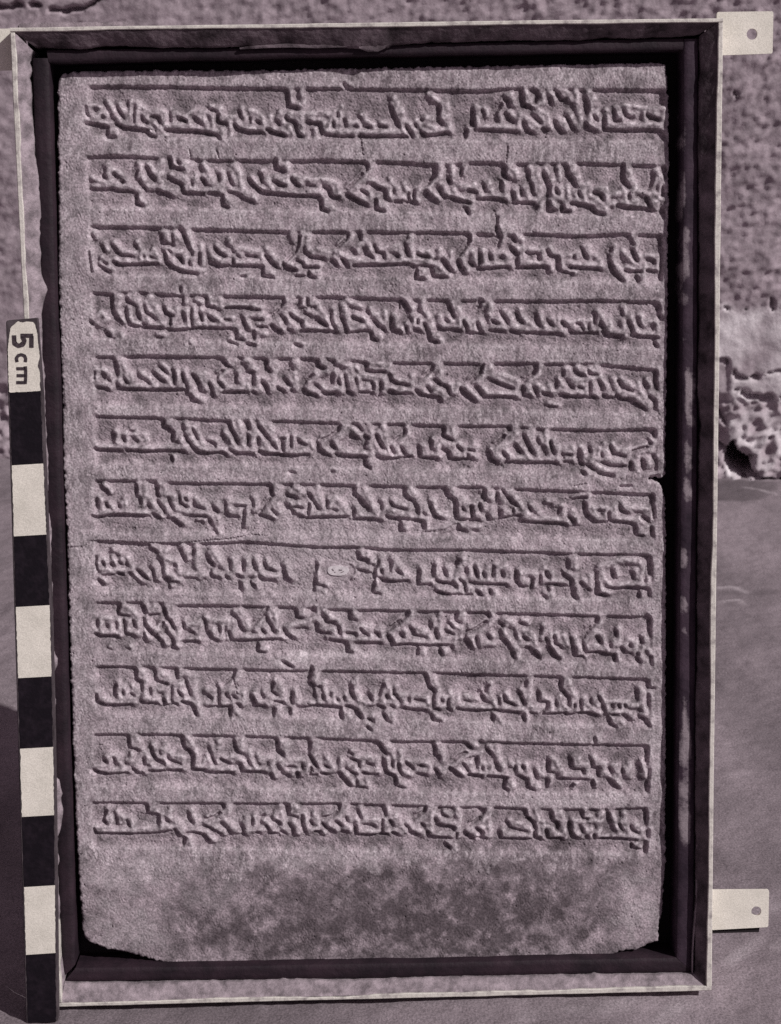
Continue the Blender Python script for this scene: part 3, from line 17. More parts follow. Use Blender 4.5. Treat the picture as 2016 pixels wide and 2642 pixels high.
 11: "d31:-2080,-1744 -2050,-1763 -1980,-1778;d19:-1980,-1780 -1901,-1776 -1830,-1773;d40:-1998,-1673 -1985,-1692;d19:-1927,-1656 -1919,-1689;d21:-1845,-1699 -1832,-1709;d35:-1820,-1509 -1822,-1572;d22:-1814,-1586 -1745,-1606;d28:-1794,-1746 -1760,-1774;d19:-1760,-1779 -1716,-1775;d26:-1716,-1666 -1709,-1703;d24:-1680,-1763 -1619,-1769 -1548,-1761;d28:-1656,-1585 -1653,-1631 -1624,-1673;d29:-1624,-1682 -1572,-1697;d16:-1596,-1614 -1592,-1641;d19:-1532,-1670 -1493,-1694 -1449,-1713;d28:-1539,-1757 -1495,-1767 -1442,-1759;d38:-1429,-1513 -1431,-1572;d35:-1419,-1591 -1385,-1619 -1359,-1647;d40:-1360,-1665 -1371,-1729;d29:-1371,-1751 -1328,-1766 -1275,-1763;d21:-1239,-1595 -1223,-1659 -1199,-1723;d26:-1266,-1777 -1214,-1789 -1073,-1790;d29:-1158,-1688 -1123,-1707 -1097,-1717;d24:-1053,-1553 -1058,-1590 -1033,-1627;d17:-1024,-1636 -989,-1646;d35:-1018,-1728 -1015,-1773;d21:-1011,-1783 -914,-1785 -852,-1795;d29:-914,-1785 -835,-1796;d19:-960,-1692 -952,-1720;d24:-886,-1721 -877,-1731;d35:-749,-1551 -751,-1633;d29:-751,-1642 -708,-1671;d31:-800,-1806 -787,-1838;d22:-753,-1734 -737,-1771;d24:-685,-1818 -672,-1827;d17:-1535,-1643 -1536,-1679;l39:-1966,-1642 -1960,-1706 -2039,-1722 -2014,-1750 -1882,-1744 -1800,-1673 -1789,-1628;l39:-1948,-1633 -1887,-1644 -1880,-1699;l52:-1759,-1510 -1752,-1556;l39:-1720,-1638 -1766,-1701 -1768,-1747;l39:-1693,-1630 -1660,-1685 -1644,-1731;l35:-1621,-1586 -1623,-1641;l39:-1550,-1569 -1554,-1670 -1529,-1734 -1433,-1736 -1421,-1663 -1509,-1643;l48:-1381,-1519 -1357,-1583 -1332,-1629;l39:-1324,-1657 -1327,-1730 -1283,-1740 -1264,-1685;l39:-1245,-1658 -1230,-1741 -1090,-1762;l43:-1162,-1551 -1175,-1669 -1176,-1706;l52:-1004,-1536 -997,-1609;l39:-1078,-1662 -991,-1701 -966,-1765;l43:-944,-1620 -938,-1693 -896,-1767;l43:-849,-1686 -787,-1678 -781,-1779;l39:-884,-1648 -876,-1703;l52:-696,-1571 -680,-1626;l35:-717,-1707 -701,-1762;d35:-738,-1626 -708,-1663;d21:-749,-1744 -724,-1772;d22:-679,-1755 -626,-1752;d19:-568,-1739 -569,-1776;d29:-685,-1819 -667,-1820;d38:-610,-1803 -601,-1830;d35:-511,-1576 -526,-1640;d29:-518,-1667 -493,-1714 -467,-1756;d21:-503,-1764 -521,-1809;d19:-513,-1823 -460,-1817;d29:-433,-1811 -380,-1822;d16:-371,-1822 -318,-1814;d24:-409,-1748 -379,-1771;d40:-305,-1810 -283,-1847 -257,-1875 -231,-1903;d16:-223,-1917 -108,-1924;d26:-218,-1665 -209,-1675;d24:-227,-1702 -183,-1721 -157,-1731;d19:-166,-1735 -158,-1772;d17:-255,-1774 -212,-1807 -177,-1822;d28:-132,-1814 -97,-1824;d17:-88,-1824 -26,-1825;d26:-96,-1750 -60,-1751;d31:-13,-1592 21,-1652 38,-1676;d35:20,-1716 19,-1771;d31:23,-1790 54,-1823 89,-1833;d28:102,-1847 97,-1911;d16:114,-1925 167,-1931;d21:82,-1727 81,-1773;d22:126,-1746 134,-1801 151,-1834;d22:179,-1738 214,-1762 231,-1795;d21:267,-1768 311,-1769;d21:257,-1827 328,-1838;d31:391,-1798 417,-1836;d24:393,-1624 388,-1688 427,-1712;d29:623,-1611 658,-1649;d22:623,-1675 560,-1701 516,-1746;d42:497,-1792 541,-1829 577,-1853;d31:634,-1845 727,-1857;d35:693,-1714 693,-1759;d21:595,-1757 630,-1813;d16:-177,-1868 -178,-1904;d14:613,-1730 667,-1708;d17:730,-1586 738,-1596;l56:-683,-1573 -684,-1618;l43:-685,-1645 -687,-1709 -680,-1783;l39:-731,-1699 -528,-1704 -530,-1786 -653,-1783;l48:-445,-1578 -473,-1632 -466,-1705 -432,-1779 -335,-1781;l39:-386,-1689 -343,-1763;l39:-280,-1700 -290,-1764 -239,-1839 -204,-1895;l39:-237,-1738 -132,-1786 -43,-1797 -24,-1706 -147,-1685;l39:-98,-1860 -98,-1906;l48:31,-1580 83,-1636 83,-1663;l43:47,-1717 54,-1790 98,-1810;l43:145,-1655 135,-1719 160,-1802 222,-1831;l39:206,-1730 347,-1742 355,-1807 284,-1805;l48:437,-1635 454,-1708 471,-1773 444,-1827;l39:133,-1875 176,-1913;l43:668,-1603 694,-1631;l39:667,-1685 587,-1720 524,-1774 594,-1830;l39:649,-1749 666,-1823;l35:720,-1732 728,-1815;d26:626,-1631 652,-1650;d31:767,-1657 803,-1699;d26:692,-1715 691,-1761;d26:833,-1755 855,-1820;d22:735,-1789 735,-1808;d31:633,-1851 721,-1863;d24:775,-1859 917,-1872;d33:899,-1885 881,-1940;d26:890,-1945 916,-1968;d31:997,-1860 1059,-1889;d26:1024,-1787 1033,-1810;d35:1112,-1826 1126,-1881;d28:1059,-1907 1067,-1953 1103,-1963;d38:1215,-1755 1206,-1800 1210,-1837;d21:1219,-1842 1255,-1838;d38:1375,-1740 1375,-1795;d22:1397,-1818 1468,-1825 1468,-1852;d26:1290,-1890 1352,-1891;d21:1361,-1896 1504,-1899;d28:1526,-1753 1539,-1817 1588,-1818;d40:1571,-1836 1575,-1882;d35:1535,-1909 1535,-1955;d43:1655,-1912 1691,-1950 1718,-1969;d29:1664,-1820 1677,-1857;d22:1753,-1831 1758,-1868;d29:1878,-1889 1905,-1908;d29:1930,-1661 1926,-1771;d31:1932,-1918 1932,-1992;d17:1949,-1827 1945,-1900;d24:719,-1592 724,-1597;d17:975,-1777 975,-1813;d31:1210,-1892 1197,-1947;d29:1397,-1933 1361,-1969;d17:1878,-1788 1887,-1853;d26:1548,-1588 1552,-1625;l43:679,-1614 679,-1632;l39:732,-1679 714,-1725 740,-1753 757,-1827 713,-1826;l39:793,-1763 801,-1837 908,-1848;l43:838,-1636 856,-1710 891,-1784 899,-1839;l52:934,-1904 961,-1942;l39:935,-1757 997,-1786 1006,-1842;l39:1059,-1806 1068,-1852 1175,-1855 1184,-1791;l43:1121,-1927 1148,-1955;l48:1264,-1747 1299,-1802 1317,-1858 1486,-1871 1504,-1789 1406,-1796;l48:1433,-1741 1441,-1778;l48:1557,-1772 1619,-1782 1611,-1837;l43:1628,-1856 1691,-1867 1727,-1932;l39:1717,-1803 1726,-1877;l43:1806,-1787 1807,-1878;l39:1895,-1798 1922,-1854 1905,-1890",
 12: "d21:-2090,-2188 -2082,-2221 -1945,-2230 -1768,-2235;d19:-1768,-2235 -1636,-2231 -1529,-2215;d26:-1510,-2202 -1477,-2244;d29:-1996,-2052 -2024,-2097 -2021,-2134 -2000,-2153;d22:-1927,-2100 -1925,-2155;d26:-1853,-2129 -1837,-2171;d33:-1703,-2013 -1705,-2064;d16:-1692,-2073 -1621,-2084;d26:-1617,-2098 -1633,-2153;d19:-1552,-2127 -1544,-2146;d29:-1400,-2085 -1406,-2121 -1376,-2159;d40:-1151,-2026 -1156,-2054;d21:-1170,-2081 -1215,-2117 -1278,-2134;d16:-1293,-2179 -1227,-2213 -1166,-2252;d28:-1164,-2164 -1146,-2178;d36:-1117,-2221 -1100,-2244;d16:-1086,-2249 -1024,-2251;d21:-1013,-2177 -1015,-2232;d28:-1016,-2251 -998,-2256;d21:-937,-2137 -951,-2183;d22:-852,-2107 -879,-2125;d26:-918,-2244 -891,-2244;d21:-845,-2181 -820,-2237;d21:-829,-2251 -749,-2257;d35:-765,-2160 -747,-2179;d38:-691,-2046 -688,-2111;d35:-1437,-2268 -1457,-2323;d19:-1423,-2236 -1370,-2231 -1317,-2244;d29:-1299,-2253 -1265,-2296;d22:-740,-2239 -705,-2249;l39:-1958,-2099 -1978,-2163 -2076,-2179 -2050,-2198 -1811,-2199 -1546,-2192;l39:-1912,-2063 -1870,-2110 -1819,-2167;l52:-1645,-2014 -1629,-2052;l39:-1596,-2108 -1598,-2172 -1510,-2183;l39:-1523,-2045 -1560,-2090 -1508,-2128 -1465,-2166;l43:-1483,-2175 -1431,-2213;l48:-1365,-2104 -1340,-2151 -1377,-2196;l48:-1398,-2269 -1390,-2316;l43:-1098,-2037 -1117,-2091 -1189,-2136 -1261,-2162 -1192,-2219 -1166,-2229;l43:-1255,-2263 -1221,-2292;l39:-1136,-2137 -1067,-2203;l39:-977,-2132 -979,-2224 -864,-2217;l39:-915,-2151 -926,-2207;l43:-853,-2144 -810,-2219;l43:-735,-2054 -772,-2118 -712,-2193;l39:-719,-2119 -703,-2193;d40:-682,-2042 -688,-2098;d26:-760,-2161 -748,-2184;d21:-681,-2181 -646,-2219;d35:-651,-2223 -652,-2265;d21:-582,-2119 -579,-2193 -554,-2253;d26:-521,-2166 -504,-2194;d26:-487,-2246 -452,-2251;d38:-310,-2051 -315,-2079;d22:-324,-2097 -360,-2129 -431,-2141;d24:-441,-2182 -398,-2225;d31:-398,-2229 -349,-2249;d22:-334,-2171 -299,-2199;d21:-258,-2145 -250,-2173;d28:-291,-2246 -256,-2251;d35:-197,-2211 -194,-2257;d21:-185,-2271 -96,-2283 -7,-2280;d29:-16,-2275 37,-2281;d19:-139,-2194 -59,-2205 -55,-2224;d16:4,-2160 -2,-2262;d29:57,-2175 74,-2213;d31:73,-2273 113,-2283;d22:168,-2210 198,-2248;d35:198,-2267 260,-2291;d35:331,-2270 336,-2293;d22:340,-2298 411,-2309 500,-2316;d33:386,-2169 399,-2197;d26:404,-2211 519,-2233 523,-2251;d24:321,-2075 307,-2112 244,-2147;d40:460,-2366 482,-2394;d40:599,-2276 634,-2314 661,-2338;d29:688,-2251 733,-2280;d35:716,-2103 716,-2149;d21:23,-2087 22,-2142;d19:440,-2134 475,-2153;d17:288,-2204 305,-2218;d19:-662,-2121 -609,-2136;d22:-173,-2091 -156,-2156;d16:545,-2275 536,-2312;l39:-732,-2087 -716,-2162 -726,-2208;l56:-624,-2053 -608,-2090;l39:-645,-2154 -610,-2201 -603,-2248;l39:-547,-2147 -549,-2221 -469,-2223;l43:-484,-2112 -467,-2168 -416,-2243;l43:-252,-2053 -271,-2108 -361,-2152 -397,-2178 -335,-2226;l39:-298,-2153 -229,-2229;l43:-209,-2137 -139,-2166;l39:-175,-2193 -167,-2249 -16,-2252 -14,-2160 -121,-2157;l43:67,-2125 39,-2189 29,-2253;l48:93,-2125 136,-2210 180,-2248;l48:378,-2086 351,-2150 261,-2194 225,-2240 305,-2279;l39:341,-2242 367,-2280 536,-2284 564,-2183;l39:360,-2159 359,-2215;l39:440,-2180 537,-2201;l43:547,-2099 565,-2155;l39:662,-2250 706,-2316;l48:518,-2358 526,-2395;d35:746,-2105 728,-2142;d26:723,-2160 674,-2196 638,-2214;d38:628,-2297 664,-2331;d24:682,-2243 718,-2281 726,-2309;d26:691,-2322 753,-2323;d38:856,-2284 856,-2321;d22:869,-2331 976,-2338;d21:976,-2338 1093,-2341;d29:915,-2211 923,-2239;d19:923,-2249 995,-2269 1048,-2279;d35:1040,-2122 1049,-2159;d33:1058,-2178 1102,-2216 1115,-2262;d29:1111,-2290 1111,-2327;d42:1119,-2341 1146,-2337;d33:1236,-2145 1236,-2191;d24:1245,-2210 1281,-2220 1276,-2266;d28:1196,-2274 1204,-2330;d21:1209,-2339 1316,-2340;d43:1366,-2222 1365,-2268;d42:1370,-2287 1388,-2329 1415,-2335;d22:1459,-2261 1464,-2299;d35:1486,-2327 1504,-2341;d35:1549,-2319 1549,-2342;d35:1455,-2131 1455,-2178;d21:1459,-2187 1504,-2197;d40:1647,-2164 1656,-2229;d19:1728,-2240 1755,-2287;d22:1817,-2256 1835,-2298 1871,-2313;d28:1585,-2353 1737,-2356 1854,-2368;d35:1924,-2133 1925,-2226;d24:1943,-2291 1939,-2347;d35:1925,-2384 1917,-2459;d35:1822,-2400 1822,-2424;d16:1836,-2429 1899,-2439;l43:791,-2097 772,-2162 700,-2215 655,-2261 682,-2289;l39:727,-2244 762,-2282;l43:781,-2199 789,-2301;l39:887,-2294 994,-2306 1084,-2308 1084,-2243 959,-2212;l52:1129,-2124 1147,-2189;l39:1138,-2226 1137,-2291;l43:1173,-2208 1182,-2264 1191,-2320;l52:1299,-2146 1325,-2221 1334,-2305;l39:1245,-2266 1254,-2303 1316,-2314;l39:1397,-2213 1424,-2316 1468,-2317;l39:1406,-2204 1584,-2209 1594,-2330;l39:1522,-2263 1522,-2319;l48:1602,-2153 1593,-2209;l43:1674,-2155 1710,-2230 1737,-2314;l39:1772,-2158 1790,-2260 1809,-2325 1907,-2337;l39:1853,-2243 1907,-2281;l43:1872,-2401 1881,-2420",
}
BANDS = {
 1: ("-1915,3074 -1455,3067 -1034,3053 -572,3041 -136,3033 287,3021 777,3004 950,3017 1507,3004 2027,2991", "-1929,2728 -1468,2710 -581,2687 774,2661 2029,2637"),
 2: ("-1951,2601 -1736,2610 -1525,2594 -1128,2570 -678,2558 -306,2555 226,2533 466,2511 760,2525 1000,2511 1454,2509 2049,2479", "-1965,2248 -593,2205 770,2165 2052,2131"),
 3: ("-1941,2134 -1489,2119 -1223,2104 -597,2076 -156,2071 702,2047 863,2028 1132,2032 1454,2013 1724,2022 2018,2007", "-1955,1794 -605,1755 766,1711 2020,1673"),
 4: ("-1949,1684 -1800,1669 -1666,1682 -1399,1656 -608,1627 -272,1624 212,1597 752,1580 1238,1569 1563,1569 2013,1545", "-1963,1350 -616,1300 762,1257 2015,1216"),
 5: ("-1952,1237 -1521,1235 -1091,1219 -619,1203 -362,1193 -173,1179 260,1155 449,1151 748,1141 1019,1141 1291,1128 1563,1126 1727,1104 1997,1075", "-1966,886 -628,845 759,803 1999,753"),
 6: ("-1969,826 -1726,813 -1429,800 -1104,780 -684,764 -182,741 226,725 499,709 908,699 1208,674 1619,656 1992,660", "-1984,471 -638,429 755,375 1994,323"),
 7: ("-1988,370 -1553,358 -1418,342 -1118,331 -737,321 -191,302 192,286 466,273 740,270 1042,247 1427,226 1675,210 1978,190", "-2004,-20 -651,-58 751,-97 1980,-150"),
 8: ("-1998,-64 -1570,-92 -1132,-98 -912,-89 -652,-114 -419,-138 -144,-143 75,-167 737,-184 1012,-200 1344,-221 1676,-233 1967,-245", "-2013,-438 -662,-486 747,-535 1969,-583"),
 9: ("-2016,-506 -1585,-512 -1421,-540 -1146,-546 -664,-568 -208,-597 206,-614 733,-634 1010,-651 1455,-671 1789,-690 1959,-693", "-2031,-872 -673,-930 744,-995 1961,-1050"),
 10: ("-2036,-971 -1602,-986 -1326,-1004 -772,-1027 -412,-1041 61,-1057 729,-1091 1175,-1113 1567,-1135 1950,-1152", "-2051,-1339 -685,-1393 740,-1453 1953,-1521"),
 11: ("-2073,-1476 -1620,-1481 -1398,-1492 -1064,-1508 -688,-1525 -395,-1540 -60,-1565 332,-1583 725,-1589 977,-1606 1314,-1620 1567,-1634 1942,-1643", "-2089,-1863 -698,-1919 735,-1987 1944,-2022"),
 12: ("-2105,-1979 -1639,-1993 -1191,-2009 -700,-2021 -293,-2031 44,-2050 354,-2072 749,-2081 1059,-2106 1398,-2114 1710,-2122 1934,-2121", "-2120,-2329 -710,-2381 731,-2434 1936,-2475"),
}
TABLET = "-2082,3153 -2110,3118 -2128,2876 -2124,2798 -2139,2695 -2132,2564 -2151,2198 -2165,1829 -2174,1429 -2176,1025 -2190,481 -2189,-72 -2200,-631 -2208,-1198 -2214,-1773 -2218,-2064 -2217,-2356 -2210,-2651 -2206,-2963 -2183,-3023 -2081,-3082 -1893,-3129 -1694,-3194 -1514,-3241 -1116,-3257 24,-3268 1283,-3277 1627,-3279 1742,-3216 1882,-3202 1965,-3156 2026,-3145 2030,-3019 2056,-2933 2057,-2787 2076,-2597 2073,-1873 2070,-1006 2061,-157 2059,122 2039,228 2000,282 1939,299 2005,309 2054,330 2058,948 2061,1220 2062,1857 2064,2289 2060,2814 2045,3073 2033,3156 2001,3177 924,3170 130,3170 -661,3164 -1451,3172 -1897,3176 -2029,3168"
CRACKS = ["-2254,-106 -2076,-104 -2022,-64 -1919,-69 -1687,-82 -1427,-95 -1125,-73 -988,-65 -908,-42 -779,-50", "-1237,2644 -1231,2592", "-1047,2626 -1040,2584", "853,2190 874,2123 860,2044", "947,2622 936,2530", "184,1522 196,1603", "-63,2728 -50,2585", "-1051,-1067 -1021,-1196", "2051,-1523 2041,-1654 2053,-1756", "-1570,2790 -1466,2767", "1400,260 1488,278", "-920,-377 -866,-411"]
STAINS = [(30,-2885,1883,450,0.74), (456,-2956,1228,329,0.92), (-655,-3047,711,210,0.80), (1227,-2736,627,389,0.60), (126,2894,2128,443,0.24), (1454,2614,696,579,0.22), (1046,967,1037,548,0.16), (-1554,1819,428,320,0.14), (1595,-1139,448,461,0.16), (-647,-2690,312,178,0.50), (1398,-2979,343,240,0.50), (-827,-3102,625,180,0.55), (27,-3094,856,210,0.50), (887,-2550,739,178,0.50), (1483,-2269,511,177,0.55), (2036,-2135,85,354,0.55), (-1856,-2542,394,207,-0.25), (-1872,-2956,311,179,-0.25), (-1083,-2149,1125,73,-0.20), (1314,-2054,735,47,-0.50), (-576,-955,194,45,-0.70), (1855,-2871,172,240,-0.30), (1840,154,138,111,-0.30), (-358,-2446,395,65,-0.30), (-1269,-2704,169,119,-0.15), (843,3013,160,65,0.25), (-2018,2196,159,796,-0.15), (-475,-162,1432,618,-0.24), (-1167,-1221,1169,867,-0.12), (-215,-928,444,51,-0.30), (-2100,-352,137,1423,-0.15), (2018,-1581,62,174,-0.20), (-1512,-2,438,55,0.20), (57,2004,537,239,0.12), (925,3296,529,155,0.15), (1454,3121,213,52,0.20)]
LABEL_AT = "-280,-317"
JAG_L = "-2236,3297 -2274,3216 -2260,3177 -2288,3127 -2275,3089 -2279,3045 -2281,2897 -2279,2769 -2273,2614 -2261,2485 -2259,2355 -2256,2199 -2271,2095 -2265,1832 -2254,1780 -2240,1740 -2236,1700 -2266,1635 -2270,1595 -2283,1542 -2284,1410 -2284,1303 -2283,1036 -2279,766 -2281,495 -2283,386 -2309,223 -2290,168 -2287,-52 -2295,-468 -2295,-663 -2297,-831 -2281,-888 -2289,-950 -2312,-986 -2313,-1170 -2317,-1454 -2335,-1740 -2301,-1775 -2290,-1827 -2284,-1885 -2300,-1928 -2285,-1986 -2291,-2058 -2315,-2159 -2342,-2201 -2328,-2376 -2347,-2434 -2344,-2610 -2349,-2904 -2345,-3141 -2329,-3296"
JAG_T = "-2230,3319 -2188,3326 -2085,3312 -1903,3312 -1772,3328 -1578,3318 -1435,3308 -1097,3303 -862,3310 -497,3310 -262,3297 -53,3279 130,3281 157,3301 392,3318 958,3318 1179,3320 1441,3321 1599,3335 1809,3327 2072,3331 2246,3338"
JAG_R = "2246,3338 2246,2804 2249,2284 2257,1757 2267,1357 2255,953 2274,681 2266,133 2263,-423 2271,-987 2266,-1558 2272,-2137 2275,-2724 2272,-3344"
JAG_B = "-2329,-3296 -2155,-3307 -1958,-3309 -1817,-3321 -1620,-3315 -1225,-3319 -659,-3325 -263,-3338 305,-3332 873,-3337 1214,-3334 1442,-3346 1841,-3345 2272,-3344"
BATTENS = {"L": ("-2147,3252 -2196,221 -2251,-3173","-2259,3254 -2309,223 -2351,-3275"), "R": ("2136,3319 2143,411 2140,-3226","2238,3318 2257,408 2270,-3344"), "T": ("-2149,3219 -655,3236 2136,3243","-2163,3308 -653,3302 2136,3325"), "B": ("-2252,-3200 23,-3220 2140,-3229","-2335,-3299 21,-3333 2270,-3344")}
TABS = ["2363,3494 2748,3494 2747,3215 2367,3208","2374,-2724 2821,-2732 2819,-3017 2378,-3030","-2756,3445 -2367,3452 -2380,3178 -2770,3176"]
HOLES = ["2605,3345","2729,-2893","-2659,3312"]
STICK = "-2472,1504 -2272,1514 -2482,1026 -2262,1035 -2492,529 -2266,538 -2502,37 -2269,46 -2512,-457 -2268,-448 -2522,-962 -2278,-954 -2532,-1468 -2290,-1460 -2543,-1964 -2305,-1956 -2553,-2480 -2322,-2471 -2563,-2985 -2340,-2976 -2574,-3505 -2358,-3496"
WALL_CRACKS = [(50,"-11184,6798 -10829,6805 -10359,6822 -10243,6810 -10043,6738 -9781,6735 -9576,6771 -9456,6834 -9295,6908"), (30,"-381,1775 -244,1778 -202,1699 -203,1596"), (34,"-143,1625 -113,1552 -66,1501 44,1497 208,1524"), (22,"300,1560 397,1596 614,1635"), (55,"-1,1266 84,1222 250,1209 689,1236"), (20,"-98,1333 -4,1335 80,1303"), (45,"219,57 418,-8 753,-22"), (26,"-340,1016 -262,872 -203,786"), (30,"416,609 455,622"), (26,"380,2512 345,2679"), (22,"-293,5566 -263,5487"), (24,"-303,2558 -246,2502"), (24,"-56,2533 -1,2517"), (26,"-324,608 -286,491 -189,435")]
WALL_HOLE = "-110,555 -60,439 94,349 206,340 156,209 236,46 81,18 -91,107 -193,258 -198,376"
GROUND_MARKS = [(28,0.35,"2490,-78 2608,16 2917,341"), (36,0.30,"1908,-835 2088,-595 2299,-373"), (26,0.55,"4227,8415 4401,8461 4528,8283"), (20,0.45,"4156,7947 4395,7987 4417,7877"), (40,-0.35,"4192,8220 4407,8263 4487,8202"), (60,-0.30,"4582,8210 5075,8320"), (40,-0.30,"4073,7630 4226,7621"), (22,0.40,"5507,12814 5748,12636 5928,12424"), (40,0.20,"2996,694 3344,1117"), (60,-0.14,"3187,3343 3585,3494 3881,3349"), (40,0.18,"986,-671 1411,-615 1817,-532"), (30,0.20,"3010,222 3155,330")]
DARK_PATCH = "4902,13333 5463,13273 6045,13065 5936,12744 5776,12514 5597,12211 5382,12110 4996,12098 4657,12044"
LABEL_POLY = "-2394,1505 -2371,1495 -2335,1502 -2288,1498 -2273,1436 -2269,1402 -2263,1305 -2260,1266 -2278,1200 -2266,1174 -2265,1095 -2271,1069 -2262,1032 -2477,1025 -2476,1165 -2471,1322 -2459,1405 -2446,1465"
GLYPHS = [(29,"-2308,1405 -2312,1327"), (27,"-2297,1407 -2381,1409"), (29,"-2370,1403 -2356,1374 -2368,1349 -2399,1341 -2425,1357 -2425,1412"), (21,"-2413,1232 -2417,1258 -2403,1276 -2382,1281 -2361,1273 -2354,1254 -2358,1231"), (21,"-2420,1187 -2360,1186"), (21,"-2420,1140 -2362,1139"), (21,"-2425,1093 -2364,1092"), (21,"-2359,1202 -2358,1168 -2360,1126 -2365,1084")]
SPLINTER = "-866,3299 -806,3308 -650,3319 -442,3326 -235,3326 -27,3325 -22,3305 -183,3292 -352,3289 -495,3296 -651,3296 -807,3291 -861,3289"
FLAKE = "-53,3305 26,3314 130,3305 114,3282 64,3260 -1,3261 -64,3285"
CRACK_STRIP = "2280,-2356 2282,-2606 2279,-2813 2264,-3021 2256,-3170 2255,-3334"
BACK_STRIP = "-2362,3488 -2325,3495 -1581,3495 -1596,3444 -2364,3447"
CAM_POS = (-0.014591668987648137, -1.1850548452655638, 0.7185835529993084)
CAM_ROT = [[0.9996178612999926, 0.01947596185929683, -0.01961678566136222], [-0.02440785237008008, 0.28873126210791566, -0.9570990100424556], [-0.012976444532651767, 0.9572120690793778, 0.2890962931205893]]
LENS = 62.67978803936412
HW, HH = 0.23790228662978055, 0.344
FRAME_Z = 0.34663665898838303
ALPHA = 1.4311699866353502
DEPTH, ZT, ZB, ZTAB, ZS = 0.043, -0.0215, -0.0115, -0.013, 0.013

# ------------------------------------------------------------------ camera, sky, sun, exposure
scene = bpy.context.scene
COL = scene.collection
SUN_LOCAL = Vector((1.16, 1.02, 1.0))
ROT = Matrix.Rotation(ALPHA, 3, 'X')
sun_dir = (ROT @ SUN_LOCAL).normalized()

cam_data = bpy.data.cameras.new('camera')
cam = bpy.data.objects.new('camera', cam_data); COL.objects.link(cam)
R3 = Matrix(CAM_ROT)
cam.matrix_world = Matrix.Translation(CAM_POS) @ R3.to_4x4()
cam_data.sensor_fit = 'VERTICAL'; cam_data.sensor_height = 36.0; cam_data.lens = LENS
cam_data.clip_start = 0.05; cam_data.clip_end = 300
cam_data.dof.use_dof = True; cam_data.dof.focus_distance = 1.25; cam_data.dof.aperture_fstop = 24
scene.camera = cam

world = bpy.data.worlds.new('World'); scene.world = world; world.use_nodes = True
wt = world.node_tree; wt.nodes.clear()
sky = wt.nodes.new('ShaderNodeTexSky'); sky.sky_type = 'NISHITA'; sky.sun_disc = False
sky.sun_elevation = math.asin(sun_dir.z); sky.sun_rotation = math.atan2(sun_dir.x, sun_dir.y)
bw = wt.nodes.new('ShaderNodeHueSaturation'); bw.inputs['Saturation'].default_value = 0.0   # a black-and-white photograph
bg = wt.nodes.new('ShaderNodeBackground'); bg.inputs['Strength'].default_value = 0.05
wo = wt.nodes.new('ShaderNodeOutputWorld')
wt.links.new(sky.outputs[0], bw.inputs['Color']); tint = wt.nodes.new('ShaderNodeMix'); tint.data_type = 'RGBA'; tint.blend_type = 'MULTIPLY'; tint.inputs['Factor'].default_value = 1.0
tint.inputs['B'].default_value = (1.05, 0.84, 1.02, 1)          # the purple tone of the old print
wt.links.new(bw.outputs[0], tint.inputs['A']); wt.links.new(tint.outputs['Result'], bg.inputs['Color']); wt.links.new(bg.outputs[0], wo.inputs['Surface'])

sun_data = bpy.data.lights.new('sun', 'SUN'); sun_data.energy = 5.0; sun_data.angle = math.radians(0.5); sun_data.color = (1.0, 0.985, 0.955)
sun = bpy.data.objects.new('sun', sun_data); COL.objects.link(sun)
sun.rotation_euler = sun_dir.to_track_quat('Z', 'Y').to_euler(); sun.location = sun_dir * 5

scene.view_settings.view_transform = 'Standard'; scene.view_settings.look = 'None'
scene.view_settings.gamma = 1.0; scene.view_settings.use_curve_mapping = False; scene.view_settings.exposure = -0.46
scene.cycles.use_denoising = False

rng = np.random.default_rng(7)

# ------------------------------------------------------------------ helpers
def P(s, k=1e-4):
    return np.array([[float(v) for v in a.split(',')] for a in s.split()]) * k

def noise(shape, wl, seed, aniso=(1, 1), ang=0.0):
    """smooth random field with mean 0 and std 1; wl = wavelength in cells"""
    r = np.random.default_rng(seed)
    f = np.fft.rfft2(r.standard_normal(shape))
    ky = np.fft.fftfreq(shape[0])[:, None]; kx = np.fft.rfftfreq(shape[1])[None, :]
    c, s = math.cos(ang), math.sin(ang)
    a = (kx * c + ky * s) * aniso[0]; b = (-kx * s + ky * c) * aniso[1]
    k = np.sqrt(a * a + b * b) * wl
    g = np.fft.irfft2(f * k * np.exp(-k * k * 1.6), shape)
    return g / g.std()

def smooth(t):
    t = np.clip(t, 0, 1); return t * t * (3 - 2 * t)

def seg_dist(gx, gy, pts):
    d = np.full(gx.shape, 1e9)
    if len(pts) == 1: return np.hypot(gx - pts[0][0], gy - pts[0][1])
    for (ax, ay), (bx_, by) in zip(pts[:-1], pts[1:]):
        vx, vy = bx_ - ax, by - ay; L = vx * vx + vy * vy + 1e-12
        t = np.clip(((gx - ax) * vx + (gy - ay) * vy) / L, 0, 1)
        d = np.minimum(d, np.hypot(gx - ax - t * vx, gy - ay - t * vy))
    return d

def inside(gx, gy, poly):
    r = np.zeros(gx.shape, bool); n = len(poly)
    for i in range(n):
        (ax, ay), (bx_, by) = poly[i], poly[(i + 1) % n]
        if ay == by: continue
        c = (ay > gy) != (by > gy)
        r ^= c & (gx < (bx_ - ax) * (gy - ay) / (by - ay) + ax)
    return r

def link(name, me, mat, parent=None):
    o = bpy.data.objects.new(name, me); COL.objects.link(o)
    if mat: me.materials.append(mat)
    if parent: o.parent = parent
    return o

